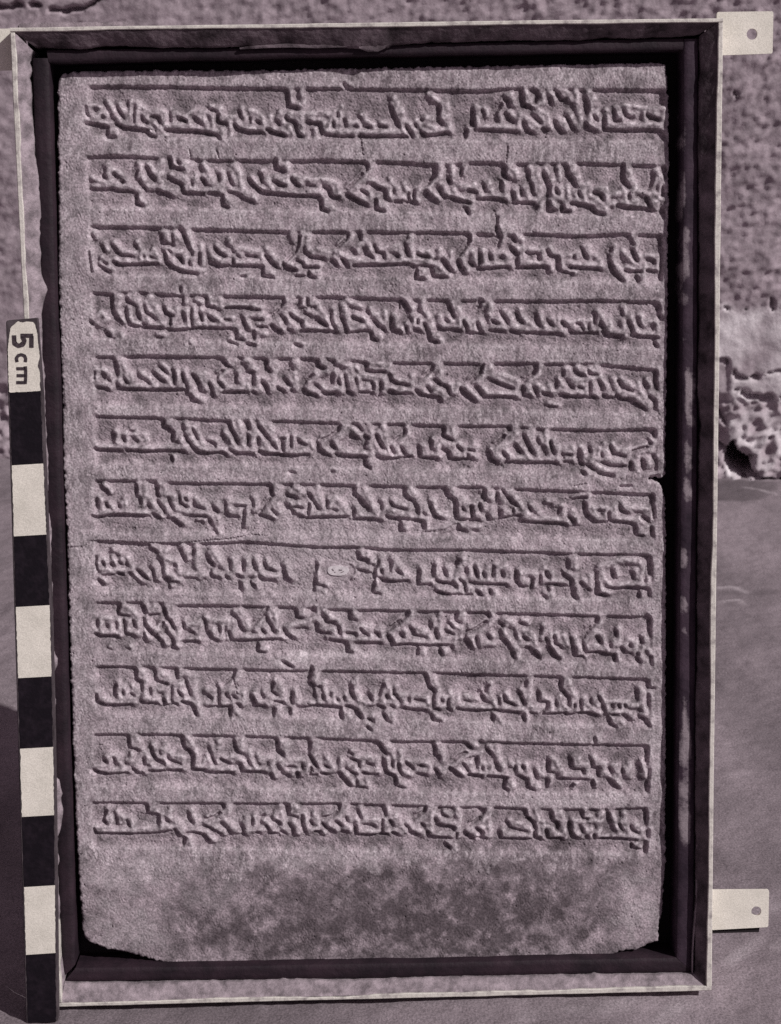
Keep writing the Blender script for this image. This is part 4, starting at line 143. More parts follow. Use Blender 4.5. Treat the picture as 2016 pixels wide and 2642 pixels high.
def grid_mesh(name, V, faces, mat, parent=None, attrs=None, normals=None):
    """V (n,3) and quads (m,4) as numpy arrays -> one mesh object with only the used vertices"""
    used, inv = np.unique(faces.ravel(), return_inverse=True)
    v = V[used]; q = inv.reshape(-1, 4).astype(np.int32); m = len(q)
    me = bpy.data.meshes.new(name)
    me.vertices.add(len(v)); me.vertices.foreach_set('co', v.astype(np.float32).ravel())
    me.loops.add(m * 4); me.loops.foreach_set('vertex_index', q.ravel())
    me.polygons.add(m); me.polygons.foreach_set('loop_start', np.arange(0, m * 4, 4, dtype=np.int32))
    me.polygons.foreach_set('loop_total', np.full(m, 4, np.int32))
    me.polygons.foreach_set('use_smooth', np.ones(m, bool))
    me.update(calc_edges=True)
    for k, a in (attrs or {}).items():
        at = me.attributes.new(k, 'FLOAT', 'POINT'); at.data.foreach_set('value', a[used].astype(np.float32))
    if normals is not None:      # the pieces of one surface share its normals
        me.normals_split_custom_set_from_vertices(normals[used].astype(np.float32))
    return link(name, me, mat, parent)

def quads(ny, nx):
    i = np.arange(ny * nx).reshape(ny, nx)
    return np.stack([i[:-1, :-1], i[:-1, 1:], i[1:, 1:], i[1:, :-1]], -1).reshape(-1, 4)

def prism(name, poly, z0, z1, mat, parent, off=(0, 0, 0), bevel=0.0, wob=0.0):
    """closed outline (n,2) extruded from z0 up to z1"""
    bm = bmesh.new(); n = len(poly)
    top = [bm.verts.new((x + off[0], y + off[1], z1 + off[2] + random.uniform(-wob, wob))) for x, y in poly]
    bot = [bm.verts.new((x + off[0], y + off[1], z0 + off[2])) for x, y in poly]
    bm.faces.new(top); bm.faces.new(bot[::-1])
    for i in range(n): bm.faces.new((top[i], bot[i], bot[(i + 1) % n], top[(i + 1) % n]))
    bmesh.ops.recalc_face_normals(bm, faces=bm.faces)
    if bevel: bmesh.ops.bevel(bm, geom=list(bm.edges), offset=bevel, segments=2, affect='EDGES', clamp_overlap=True)
    me = bpy.data.meshes.new(name); bm.to_mesh(me); bm.free()
    return link(name, me, mat, parent)

def resample(p, n):
    s = np.r_[0, np.cumsum(np.hypot(*np.diff(p, axis=0).T))]
    t = np.linspace(0, s[-1], n)
    return np.stack([np.interp(t, s, p[:, 0]), np.interp(t, s, p[:, 1])], 1)

def ribbon(p, w):
    """outline polygon of a polyline of width w"""
    p = np.asarray(p); d = np.gradient(p, axis=0); d /= np.linalg.norm(d, axis=1)[:, None] + 1e-12
    nrm = np.stack([-d[:, 1], d[:, 0]], 1) * w / 2
    return np.r_[p + nrm, (p - nrm)[::-1]]

def tag(o, label=None, cat=None, kind=None, group=None):
    if label: o['label'] = label
    if cat: o['category'] = cat
    if kind: o['kind'] = kind
    if group: o['group'] = group
    return o

def empty(name, loc, rx=0.0):
    o = bpy.data.objects.new(name, None); COL.objects.link(o)
    o.location = loc; o.rotation_euler = (rx, 0, 0); o.empty_display_size = 0.05
    return o

# ------------------------------------------------------------------ materials
def material(name, dark, light, scale=60, detail=8, rough=0.85, bump=0.0, bscale=400, fine=0.0, fscale=1500, stretch=(1, 1, 1), lo=0.35, hi=0.65, attr=None, spec=0.3):
    m = bpy.data.materials.new(name); m.use_nodes = True; nt = m.node_tree; nt.nodes.clear()
    N = nt.nodes.new; Lk = nt.links.new
    out = N('ShaderNodeOutputMaterial'); b = N('ShaderNodeBsdfPrincipled'); Lk(b.outputs[0], out.inputs[0])
    b.inputs['Roughness'].default_value = rough; b.inputs['Specular IOR Level'].default_value = spec
    tc = N('ShaderNodeTexCoord'); mp = N('ShaderNodeMapping'); mp.inputs['Scale'].default_value = stretch
    Lk(tc.outputs['Object'], mp.inputs['Vector'])
    n = N('ShaderNodeTexNoise'); n.inputs['Scale'].default_value = scale; n.inputs['Detail'].default_value = detail; n.inputs['Roughness'].default_value = 0.62
    Lk(mp.outputs[0], n.inputs['Vector'])
    r = N('ShaderNodeMapRange'); r.inputs['From Min'].default_value = lo; r.inputs['From Max'].default_value = hi
    Lk(n.outputs['Fac'], r.inputs['Value'])
    mx = N('ShaderNodeMix'); mx.data_type = 'RGBA'; mx.inputs['A'].default_value = (*dark, 1); mx.inputs['B'].default_value = (*light, 1)
    Lk(r.outputs[0], mx.inputs['Factor'])
    col = mx.outputs['Result']
    if attr:       # worn, stained or whitened areas, and painted letter highlights
        for an, c, gain, *rag in attr:
            at = N('ShaderNodeAttribute'); at.attribute_name = an
            m2 = N('ShaderNodeMix'); m2.data_type = 'RGBA'; m2.inputs['B'].default_value = (*c, 1)
            mu = N('ShaderNodeMath'); mu.operation = 'MULTIPLY'; mu.use_clamp = True; mu.inputs[1].default_value = gain
            src = at.outputs['Fac']
            if rag:     # break the edge of the patch up with a fine noise
                nr = N('ShaderNodeTexNoise'); nr.inputs['Scale'].default_value = rag[0]; nr.inputs['Detail'].default_value = 6; nr.inputs['Roughness'].default_value = .7
                Lk(tc.outputs['Object'], nr.inputs['Vector'])
                ad = N('ShaderNodeMath'); ad.operation = 'ADD'; Lk(src, ad.inputs[0]); Lk(nr.outputs['Fac'], ad.inputs[1])
                rr = N('ShaderNodeMapRange'); rr.inputs['From Min'].default_value = rag[1]; rr.inputs['From Max'].default_value = rag[1] + rag[2]; Lk(ad.outputs[0], rr.inputs['Value']); src = rr.outputs[0]
            Lk(src, mu.inputs[0]); Lk(mu.outputs[0], m2.inputs['Factor']); Lk(col, m2.inputs['A']); col = m2.outputs['Result']
    if fine:
        n2 = N('ShaderNodeTexNoise'); n2.inputs['Scale'].default_value = fscale; n2.inputs['Detail'].default_value = 3
        Lk(tc.outputs['Object'], n2.inputs['Vector'])
        r2 = N('ShaderNodeMapRange'); r2.inputs['From Min'].default_value = 0.3; r2.inputs['From Max'].default_value = 0.7
        r2.inputs['To Min'].default_value = 1 - fine; r2.inputs['To Max'].default_value = 1 + fine
        Lk(n2.outputs['Fac'], r2.inputs['Value'])
        m3 = N('ShaderNodeVectorMath'); m3.operation = 'SCALE'; Lk(col, m3.inputs[0]); Lk(r2.outputs[0], m3.inputs['Scale']); col = m3.outputs[0]
    Lk(col, b.inputs['Base Color'])
    if bump:
        n3 = N('ShaderNodeTexNoise'); n3.inputs['Scale'].default_value = bscale; n3.inputs['Detail'].default_value = 6
        Lk(mp.outputs[0], n3.inputs['Vector'])
        bp_ = N('ShaderNodeBump'); bp_.inputs['Strength'].default_value = bump; bp_.inputs['Distance'].default_value = 0.001
        Lk(n3.outputs['Fac'], bp_.inputs['Height']); Lk(bp_.outputs[0], b.inputs['Normal'])
    return m

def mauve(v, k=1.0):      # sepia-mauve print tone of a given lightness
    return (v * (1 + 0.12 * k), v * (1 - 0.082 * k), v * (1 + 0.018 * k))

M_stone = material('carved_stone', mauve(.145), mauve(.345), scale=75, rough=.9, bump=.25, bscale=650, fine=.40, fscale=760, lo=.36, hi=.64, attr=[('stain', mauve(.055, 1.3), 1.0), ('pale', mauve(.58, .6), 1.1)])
M_white = material('white_paint', (.27, .235, .235), (.60, .56, .52), scale=120, rough=.65, bump=.3, bscale=500, fine=.14, fscale=1200, lo=.30, hi=.52)
M_tab = material('cream_paint', (.64, .60, .535), (.76, .71, .64), scale=60, rough=.6, bump=.2, fine=.16, fscale=1100)
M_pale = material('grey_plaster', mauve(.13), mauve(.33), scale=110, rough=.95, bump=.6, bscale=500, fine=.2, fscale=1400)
M_shade_brown = material('shade_dark_brown', mauve(.018, 2.2), mauve(.16, 1.4), scale=55, rough=.7, bump=.9, bscale=220, fine=.25, fscale=1300, lo=.34, hi=.72)  # shade painted into the colour of top and right lining, splinter and flake
M_wood = material('dark_wood', (.009, .004, .008), (.028, .014, .022), scale=40, rough=.7, bump=.5, bscale=300, fine=.25, fscale=1200)
M_worn = material('worn_wood', (.014, .006, .014), (.048, .028, .044), scale=40, rough=.75, bump=.5, bscale=300, fine=.25, fscale=1200, attr=[('worn', mauve(.24, 1.), .85, 260, .86, .40)])
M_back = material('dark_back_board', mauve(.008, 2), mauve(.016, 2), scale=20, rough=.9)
M_black = material('black_paint', (.005, .003, .006), (.020, .013, .020), scale=140, rough=.5, bump=.3, spec=.25, lo=.45, hi=.85)
M_stick = material('stick_wood', mauve(.03, 1.5), mauve(.08, 1.2), scale=80, rough=.8, bump=.4)
M_ink = material('stamped_ink', mauve(.018, 2), mauve(.06, 1.5), scale=600, rough=.8, fine=.3)
M_paper = material('aged_paper', mauve(.50, .5), mauve(.66, .4), scale=250, rough=.9, fine=.15, fscale=900)
M_marking = material('faded_ink', mauve(.12), mauve(.20), scale=400, rough=.9)
M_wall = material('rough_plaster', mauve(.25), mauve(.38), scale=45, rough=.95, bump=.6, bscale=300, fine=.18, fscale=500, attr=[('pale', mauve(.78, .4), 1.0)])
M_ground = material('ground', mauve(.145), mauve(.25), scale=7, rough=.95, bump=.6, bscale=520, fine=.34, fscale=600, stretch=(1, .6, 1), attr=[('dark_tone', mauve(.05, 1.2), 1.0), ('pale', mauve(.42, .7), 1.0)])

# ------------------------------------------------------------------ setting: the ground and the plaster wall
def axis(lo, hi, step, far):
    return np.r_[[lo - d for d in far[::-1]], np.arange(lo, hi + step / 2, step), [hi + d for d in far]]

far = [0.05, 0.2, 0.6, 2.0, 6.0, 18.0]
gx1 = axis(-0.75, 0.80, 0.004, far); gy1 = axis(-0.20, 1.75, 0.004, far)
gx, gy = np.meshgrid(gx1, gy1)
near = (np.abs(gx) < .9) & (gy > -.3) & (gy < 1.9)
z = np.where(near, noise(gx.shape, 60, 11) * .0010 + noise(gx.shape, 9, 12) * .0004 + noise(gx.shape, 3.0, 13) * .00035, 0)
pale = np.zeros(gx.shape); dark_tone = np.zeros(gx.shape)
for w, a, s in GROUND_MARKS:
    p = P(s); w *= 1e-4 * 2.2
    m = smooth(1.4 - seg_dist(gx, gy, p) / w) * np.clip(.75 + .35 * noise(gx.shape, 10, int(w * 1e6) % 97 + 3), 0, 1.3)
    if a > 0: pale = np.maximum(pale, m * a); z += m * .0006
    else: dark_tone = np.maximum(dark_tone, m * -a)
dp = P(DARK_PATCH); sd = seg_dist(gx, gy, np.r_[dp, dp[:1]]); sd = np.where(inside(gx, gy, dp), sd, -sd)
dark_tone = np.maximum(dark_tone, smooth(sd / .02 + .5) * .62)  # darker patch of ground at the wall foot
dark_tone = np.maximum(dark_tone, np.clip(noise(gx.shape, 70, 15) * .12, 0, .3) * near)
V = np.stack([gx, gy, z], -1).reshape(-1, 3)
tag(grid_mesh('ground', V, quads(*gx.shape), M_ground, attrs={'pale': pale.ravel(), 'dark_tone': dark_tone.ravel()}), kind='structure')

# wall: a relief sheet with a solid back
far_w = [0.03, 0.1, 0.3, 0.9, 2.0, 3.0]
t1 = axis(-2.4, 0.9, 0.0032, far_w)
z1 = np.r_[[-.08, -.05], np.arange(-.03, .86, .0032), [.9, 1.0, 1.3, 2.0, 2.6]]
gt, gz = np.meshgrid(t1, z1); sh = gt.shape
n_streak = noise(sh, 3.6, 21, (1.7, .75), .55) + .5 * noise(sh, 9, 27, (1.6, .8), .7); n_fine = noise(sh, 3.2, 22); n_big = noise(sh, 30, 23); n_mid = noise(sh, 10, 24)
edge_n = n_mid * .006 + n_big * .006
rough = smooth((gz - .255 + edge_n) / .012)                        # stucco above, smooth float coat below it
left = smooth((-.5 - gt) / .3)                                    # calmer surface at the far left
h = rough * (np.maximum(n_streak, -1.0) * .0010 + n_fine * .0002) * (1 - .45 * left) + n_big * .0012 + n_mid * .0006 + n_fine * .0003
zone_m = smooth((.128 - gz + edge_n * .5) / .012)                     # broken foot of the wall
h += zone_m * (-np.abs(n_mid) * .0042 + n_streak * .0010 + n_fine * .0008 - .004) + zone_m * smooth((.09 - gz) / .1) * .012
for w, s in WALL_CRACKS:
    p = P(s); w *= 1e-4
    wob = w * (.55 + .25 * noise(sh, 6, len(s) + 31))
    h -= smooth(1.25 - seg_dist(gt, gz, p) / np.maximum(wob, 1e-4) * .75) * min(.022, w * 4.5)
hp = P(WALL_HOLE); sd = seg_dist(gt, gz, np.r_[hp, hp[:1]]); sd = np.where(inside(gt, gz, hp), sd, -sd)
h -= smooth((sd + n_mid * .0015) / .006 + .4) * .16
palew = smooth((.262 - gz + edge_n * .7) / .03) * smooth((gz - .12) / .015 + .8) * np.clip(.72 + .22 * n_big + .12 * n_mid, .1, 1) 
palew = np.maximum(palew, zone_m * np.clip(.30 + .25 * n_mid, 0, .8) * smooth((.12 - gz) / .05))
palew *= smooth((gt + .3) / .1) * (1 - smooth((sd + .002) / .004))
blk = smooth((-.0175 - gt) / .003) * smooth((gt + .08) / .01) * smooth((.178 - gz) / .004)   # grey patched block beside the frame
palew *= 1 - .85 * blk
h -= blk * .004
h *= smooth((gt + 2.45) / .1) * smooth((.95 - gt) / .1) * smooth((.90 - gz) / .06 + .2)
ca, sa = math.cos(math.radians(10)), math.sin(math.radians(10))
X = .55 + gt * ca - h * sa; Y = 1.33 - gt * sa - h * ca
V = np.stack([X, Y, gz], -1).reshape(-1, 3)
ny, nx = sh; nv = ny * nx
ring = np.r_[np.arange(nx), np.arange(nx - 1, nv, nx)[1:], np.arange(nv - 1, nv - nx - 1, -1)[1:], np.arange(nv - nx, -1, -nx)[1:-1]]
Vb = V[ring] + np.array([sa, ca, 0]) * .30
k = len(ring); i = np.arange(k)
side = np.stack([ring[i], nv + i, nv + (i + 1) % k, ring[(i + 1) % k]], 1)
V2 = np.r_[V, Vb]
tag(grid_mesh('plaster_wall', V2, np.r_[quads(ny, nx), side], M_wall, attrs={'pale': np.r_[palew.ravel(), np.zeros(k)]}),
    'rough plastered wall with a pale band and broken crumbling foot behind the frame', 'wall', 'thing')


# ------------------------------------------------------------------ the mounting frame
OFF = np.array([0, HH, DEPTH])                                    # frame plane centre -> base of the back edge
Mx = Matrix.Rotation(ALPHA, 3, 'X')
base = Mx @ Vector((0, -HH, -DEPTH)) + Vector((0, 0, FRAME_Z))
frame = tag(empty('display_frame', base, ALPHA), 'shallow box frame with white front edge and dark wooden inner strips holding the carved slab', 'frame')

RAIL = .0034
def rail(a, b, n_in, w, rag=.16):
    """one wall of the tray: outer line a-b, thickness w towards n_in, with a slightly uneven inner lip"""
    n = 90; p = np.linspace(a, b, n); bm = bmesh.new(); rows = []
    wv = w * (1 + rag * np.convolve(rng.standard_normal(n + 8), np.ones(9) / 9 * 1.6, 'valid'))
    ow = .00025 * np.convolve(rng.standard_normal(n + 20), np.ones(21) / 4.5, 'valid')
    for i in range(n):
        o = p[i] + np.array(n_in) * ow[i] * .5; q = p[i] + np.array(n_in) * wv[i]
        zt = .00012 * math.sin(i * .9)
        rows.append([bm.verts.new((c[0] + OFF[0], c[1] + OFF[1], zz + OFF[2])) for c, zz in ((o, -DEPTH), (o, -.0004 + zt), (o + np.array(n_in) * .0005, zt), (q - np.array(n_in) * .0005, zt), (q, -.0005 + zt), (q, -DEPTH))])
    for r0, r1 in zip(rows[:-1], rows[1:]):
        for j in range(6): bm.faces.new((r0[j], r0[(j + 1) % 6], r1[(j + 1) % 6], r1[j]))
    bm.faces.new(rows[0]); bm.faces.new(rows[-1][::-1])
    bmesh.ops.recalc_face_normals(bm, faces=bm.faces)
    me = bpy.data.meshes.new('rail'); bm.to_mesh(me); bm.free()
    return link('rail', me, M_white, frame)
A = np.array
rail(A((-HW, HH)), A((HW, HH)), (0, -1), .0027)
rail(A((-HW, -HH)), A((HW, -HH)), (0, 1), .0033, .26)
rail(A((-HW, -HH + .0034)), A((-HW, HH - .0030)), (1, 0), .0040, .30)
rail(A((HW, -HH + .0034)), A((HW, HH - .0030)), (-1, 0), .0034)

prism('back_panel', A([(-HW + .0045, -HH + .004), (HW - .0045, -HH + .004), (HW - .0045, HH - .004), (-HW + .0045, HH - .004)]), -DEPTH + .0005, -DEPTH + .003, M_back, frame, OFF)

def lining(outer_a, outer_b, jag, mat, z_out=-.0012, crumb=.0006, lip=.0):
    """filling that slopes from the rail's lip down to a ragged inner edge"""
    n = 240; o = np.linspace(outer_a, outer_b, n); j = resample(jag, n); bm = bmesh.new(); rows = []
    k1 = lambda w_: np.stack([np.convolve(rng.standard_normal(n + w_ - 1), np.ones(w_) / w_ ** .5, 'valid') for _ in range(2)], 1)
    big = k1(19); j = j + (k1(3) * .35 + np.sign(big) * np.maximum(np.abs(big) - .5, 0) * 1.0 + np.abs(k1(5)) ** 2 * .35) * crumb
    for i in range(n):
        row = []
        for t in (0, .12, .3, .5, .7, .88, 1.0):
            q = o[i] * (1 - t) + j[i] * t
            zz = z_out + (ZB + .0028 - z_out) * (t ** 1.15) + rng.standard_normal() * (.00016 if 0 < t < 1 else .0001)
            row.append(bm.verts.new((q[0] + OFF[0], q[1] + OFF[1], zz + OFF[2])))
        for zz in (ZB + .0012, -DEPTH + .004):
            q = j[i] if zz > -.03 else j[i] * .97 + o[i] * .03
            row.append(bm.verts.new((q[0] + OFF[0], q[1] + OFF[1], zz + OFF[2])))
        rows.append(row)
    for r0, r1 in zip(rows[:-1], rows[1:]):
        for k_ in range(len(r0) - 1): bm.faces.new((r0[k_], r0[k_ + 1], r1[k_ + 1], r1[k_]))
    bmesh.ops.recalc_face_normals(bm, faces=bm.faces)
    for f_ in bm.faces: f_.smooth = True
    if sum(f_.normal.z for f_ in bm.faces) < 0: bmesh.ops.reverse_faces(bm, faces=bm.faces)
    me = bpy.data.meshes.new('lining'); bm.to_mesh(me); bm.free()
    return link('lining', me, mat, frame)
xi, yi = HW - .0032, HH - .0026
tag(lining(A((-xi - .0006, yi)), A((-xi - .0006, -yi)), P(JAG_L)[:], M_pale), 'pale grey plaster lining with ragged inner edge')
tag(lining(A((-xi, yi)), A((xi, yi)), P(JAG_T), M_shade_brown, crumb=.0004), 'putty lining under the top rail, its shade painted dark brown')
tag(lining(A((xi, yi)), A((xi, -yi)), P(JAG_R), M_shade_brown, crumb=.0004), 'putty lining along the right rail, darkened in the colour for shade')
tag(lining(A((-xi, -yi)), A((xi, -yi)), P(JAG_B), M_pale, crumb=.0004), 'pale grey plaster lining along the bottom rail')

def batten(inner, outer, mat, wear=False):
    n = 160; a = resample(inner, n); b = resample(outer, n)
    wob = .00035 * np.convolve(rng.standard_normal(n + 14), np.ones(15) / 3.9, 'valid')
    d = (b - a) / np.linalg.norm(b - a, axis=1)[:, None]
    a = a + d * wob[:, None] * .5
    prof = [(0., -DEPTH + .0035), (0., -.001), (.08, 0.), (.35, .0002), (.65, .0001), (.93, -.0001), (1.0, -.0008), (1.0, -DEPTH + .0035)]
    rows = []
    for t, dz in prof:
        q = a * (1 - t) + b * t
        zz = np.where(np.full(n, dz) < -.02, dz, ZB + dz + rng.standard_normal(n) * .00008)
        rows.append(np.c_[q, zz] + OFF)
    V = np.stack(rows, 0).reshape(-1, 3); ny_ = len(prof)
    at = {}
    if wear:
        s = np.linspace(0, 1, n)[None, :] * np.ones((ny_, 1)); tt = np.array([p_[0] for p_ in prof])[:, None] * np.ones((1, n))
        w = np.zeros((ny_, n))
        for c, hw, lo, hi in ((.09, .03, 0, .3), (.16, .035, .0, .25), (.215, .03, .05, .4), (.25, .03, .0, .35), (.37, .05, .2, .9), (.45, .045, .15, .7), (.60, .035, .1, .4), (.735, .05, .2, .7), (.80, .08, .1, .85), (.30, .02, 0, .3), (.545, .015, .1, .5)):
            e = 1 - np.abs(s - c) / hw
            w = np.maximum(w, smooth(e * 2.2) * smooth((tt - lo + .12) / .15) * smooth((hi + .1 - tt) / .15))
        w *= np.clip(.75 + .35 * noise((ny_, n), 4, 77), .1, 1)
        at['worn'] = (w * .85).ravel()
    q = quads(ny_, n); 
    o = grid_mesh('batten', V, q, mat, frame, at)
    bm = bmesh.new(); bm.from_mesh(o.data)
    bmesh.ops.recalc_face_normals(bm, faces=bm.faces)
    if sum(f_.normal.z for f_ in bm.faces) < 0: bmesh.ops.reverse_faces(bm, faces=bm.faces)
    bm.to_mesh(o.data); bm.free()
    return o
for key in 'LTRB':
    i_, o_ = (P(v) for v in BATTENS[key])
    b_ = batten(i_, o_, M_worn if key == 'R' else M_wood, key == 'R')
    if key == 'R': b_['label'] = 'dark wooden strip with pale worn patches'

def tab_plate(poly, hole, r, z):
    """flat plate with a rounded corner and a drilled hole"""
    c = P(hole)[0]; q = P(poly); n = 48; bm = bmesh.new()
    rad = .0016; out = []
    for i in range(4):                                            # rounded outline
        p0, p1, p2 = q[i - 1], q[i], q[(i + 1) % 4]
        u = (p0 - p1) / np.linalg.norm(p0 - p1); v = (p2 - p1) / np.linalg.norm(p2 - p1)
        for t in np.linspace(0, 1, 5): out.append(p1 + u * rad * (1 - t) ** 2 + v * rad * t ** 2)
    out = np.array(out); dense = []
    for i in range(len(out)):
        a, b = out[i], out[(i + 1) % len(out)]
        m = max(1, int(np.linalg.norm(b - a) / .004))
        dense += [a + (b - a) * t / m for t in range(m)]
    dense = np.array(dense); ang = np.arctan2(dense[:, 1] - c[1], dense[:, 0] - c[0])
    zs = (z, z - .0022); ro = []; ri = []
    for zz in zs:
        ro.append([bm.verts.new((x + OFF[0], y + OFF[1], zz + OFF[2])) for x, y in dense])
        ri.append([bm.verts.new((c[0] + r * math.cos(t) + OFF[0], c[1] + r * math.sin(t) + OFF[1], zz + OFF[2])) for t in ang])
    k_ = len(dense)
    for i in range(k_):
        j = (i + 1) % k_
        bm.faces.new((ro[0][i], ro[0][j], ri[0][j], ri[0][i])); bm.faces.new((ro[1][j], ro[1][i], ri[1][i], ri[1][j]))
        bm.faces.new((ro[0][j], ro[0][i], ro[1][i], ro[1][j])); bm.faces.new((ri[0][i], ri[0][j], ri[1][j], ri[1][i]))
    bmesh.ops.recalc_face_normals(bm, faces=bm.faces)
    me = bpy.data.meshes.new('mounting_tab'); bm.to_mesh(me); bm.free()
    return link('mounting_tab', me, M_tab, frame)
for s, h_ in zip(TABS, HOLES): tab_plate(s, h_, .0037, ZTAB)
# added dark strip behind the lower right tab, painting its shadow line
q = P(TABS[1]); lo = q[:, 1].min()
prism('tab_shadow_strip', A([(q[0][0], lo - .0036), (q[2][0] - .0062, lo - .0034), (q[2][0] - .0055, lo + .004), (q[0][0], lo + .004)]), ZTAB - .012, ZTAB - .0026, M_back, frame, OFF)
prism('back_strip', P(BACK_STRIP), -.026, -.02, M_pale, frame, OFF, bevel=.0008)
prism('splinter', P(SPLINTER), ZB + .0005, ZB + .0034, M_shade_brown, frame, OFF, wob=.0004)
prism('splinter', ribbon(resample(P(CRACK_STRIP), 30), .0007), ZB - .002, ZB + .0032, M_pale, frame, OFF)
prism('flake', P(FLAKE), ZB + .0005, ZB + .0036, M_shade_brown, frame, OFF, wob=.0004)

# ------------------------------------------------------------------ the carved slab
STEP = 5.3                                                        # tenths of a millimetre per cell
tabp = P(TABLET, 1.0)
x0, y0 = tabp.min(0) - 14; x1, y1 = tabp.max(0) + 14
cx = np.arange(x0, x1, STEP); cy = np.arange(y0, y1, STEP)
SX, SY = np.meshgrid(cx, cy); shp = SX.shape
U = lambda w: w / STEP
und = noise(shp, U(420), 1) * 4.0 + noise(shp, U(130), 2) * 1.6
H = und.copy()
band_id = np.zeros(shp, np.int32)
FLOOR = 28.0
nz1 = noise(shp, U(16), 3); nz2 = noise(shp, U(45), 4); nz3 = noise(shp, U(7), 5)

def window(pts, m):
    a = max(0, int((pts[:, 0].min() - m - x0) / STEP)); b = min(shp[1], int((pts[:, 0].max() + m - x0) / STEP) + 2)
    c = max(0, int((pts[:, 1].min() - m - y0) / STEP)); d = min(shp[0], int((pts[:, 1].max() + m - y0) / STEP) + 2)
    return slice(c, d), slice(a, b)

L = np.full(shp, -1.0)                                            # how far a letter stands above the floor, 0..1
for k_, (ts, bs) in BANDS.items():
    T = P(ts, 1.0); B = P(bs, 1.0)
    xl, xr = T[0][0], T[-1][0]
    w = window(np.r_[T, B], 90); gx_, gy_ = SX[w], SY[w]
    ty = np.interp(gx_, T[:, 0], T[:, 1]) + nz1[w] * 1.6 + nz2[w] * 1.5; by = np.interp(gx_, B[:, 0], B[:, 1]) + nz2[w] * 4
    xrr = np.interp(gy_, [B[-1][1], T[-1][1]], [B[-1][0], xr]) + nz2[w] * 2
    d_in = np.minimum.reduce([smooth((ty - gy_ + 2) / 9), smooth((gy_ - by) / 42), smooth((gx_ - xl) / 26), smooth((xrr - gx_ + 2) / 10)])
    fl = -FLOOR * d_in
    gro = smooth((ty - gy_ + 2) / 9) * smooth((27 + nz1[w] * 3 - (ty - gy_)) / 10) * (gx_ > xl + 8) * (gx_ < xrr) 
    fl -= gro * 9
    H[w] = np.where(d_in > 0, und[w] + fl, H[w])
    band_id[w] = np.where((gy_ < ty) & (gy_ > by) & (gx_ > xl) & (gx_ < xrr), k_, band_id[w])
    st = [s for s in STROKES[k_].split(';')]
    parsed = []
    for s in st:
        kind = s[0]; wd, pts = s[1:].split(':'); parsed.append((kind, float(wd), P(pts, 1.0)))
    for kind, wd, pts in parsed:                                  # raised strokes
        if kind == 'l':
            r = wd * .66 + 2; w2 = window(pts, r + 20)
            d = seg_dist(SX[w2], SY[w2], pts) + nz1[w2] * 1.3
            prof = np.clip(1 - (d / (r * 1.08)) ** 2, 0, 1) ** .72 * 1.16
            L[w2] = np.maximum(L[w2], prof)
        else:
            r = 30.0; sh_ = (wd * .42 + r * .62)
            p2 = pts + A((.76, .65)) * sh_; w2 = window(p2, r + 20)
            d = seg_dist(SX[w2], SY[w2], p2) + nz1[w2] * 1.3
            L[w2] = np.maximum(L[w2], np.clip(1 - (d / (r * 1.05)) ** 2, 0, 1) ** .50 * 1.06)
    for kind, wd, pts in parsed:                                  # keep the counters dark: cut back before deep carving below
        pass
    STROKES[k_] = parsed
inb = band_id > 0
letters = und - 2.5 + nz2 * 1.2
H = np.where(L > 0, np.maximum(H, H * (1 - np.clip(L, 0, 1)) + letters * np.clip(L, 0, 1)) + np.clip(L - 1, 0, 1) * 40, H)
for k_, parsed in STROKES.items():                                # chisel cuts beside the strokes
    for kind, wd, pts in parsed:
        if kind != 'd': continue
        r = wd * .46 + .8; w2 = window(pts, r + 26); gx_, gy_ = SX[w2], SY[w2]
        e_ = np.minimum(np.hypot(gx_ - pts[0][0], gy_ - pts[0][1]), np.hypot(gx_ - pts[-1][0], gy_ - pts[-1][1]))
        taper = .58 + .42 * smooth(e_ / (r * 1.7)) + nz2[w2] * .07       # pointed, uneven ends
        d0 = seg_dist(gx_, gy_, pts) + nz1[w2] * 1.5
        c = smooth((r * taper - d0) / 8 + .42)
        lev = und[w2] - FLOOR - 4 + nz2[w2] * 2
        H[w2] = np.minimum(H[w2], H[w2] * (1 - c) + lev * c)
        d1 = seg_dist(gx_, gy_, pts + A((.62, .55)) * r * .42) + nz1[w2] * 1.5   # undercut close to the letter
        c = smooth((r * .62 * taper - d1) / 8 + .40)
        lev = und[w2] - FLOOR - 5 - min(24.0, wd * .8) * (.75 + .25 * np.clip(nz2[w2], -2, 2)) 
        H[w2] = np.minimum(H[w2], H[w2] * (1 - c) + lev * c)
# weathered surface: the edges of the strokes are worn soft
def soften(a, sig):
    ky = np.fft.fftfreq(a.shape[0])[:, None]; kx = np.fft.rfftfreq(a.shape[1])[None, :]
    return np.fft.irfft2(np.fft.rfft2(a) * np.exp(-2 * (math.pi * sig) ** 2 * (kx * kx + ky * ky)), a.shape)
H = soften(H, 1.35)
for s in CRACKS:
    pts = P(s, 1.0); w2 = window(pts, 30)
    d = seg_dist(SX[w2], SY[w2], pts + 0) + nz1[w2] * 2.2
    H[w2] -= smooth(1.3 - np.abs(d) / 5.5) * 11
floor_m = smooth((und - 9 - H) / 8) * inb
tool = noise(shp, U(20), 51, (.16, 1.0)) * .55 + noise(shp, U(34), 52, (.2, 1.0), .06) * .8       # long dressing marks along the bands
H += tool * (1 - floor_m) * (1 - np.clip(L, 0, 1)) * np.clip(.6 + .5 * noise(shp, U(200), 53), 0, 1.6)
nick = noise(shp, U(30), 54) * .7 + noise(shp, U(12), 55) * .5; H -= np.clip(nick - 1.75, 0, 1.2) * 7 * np.clip(noise(shp, U(240), 56) + .4, 0, 1.5)
H += (nz1 * .75 + nz3 * .55 + nz2 * .9) * (.58 + .8 * floor_m) + noise(shp, U(11), 8) * 1.1 * floor_m
H -= np.clip(noise(shp, U(22), 6) - 2.7, 0, 1.0) * 10
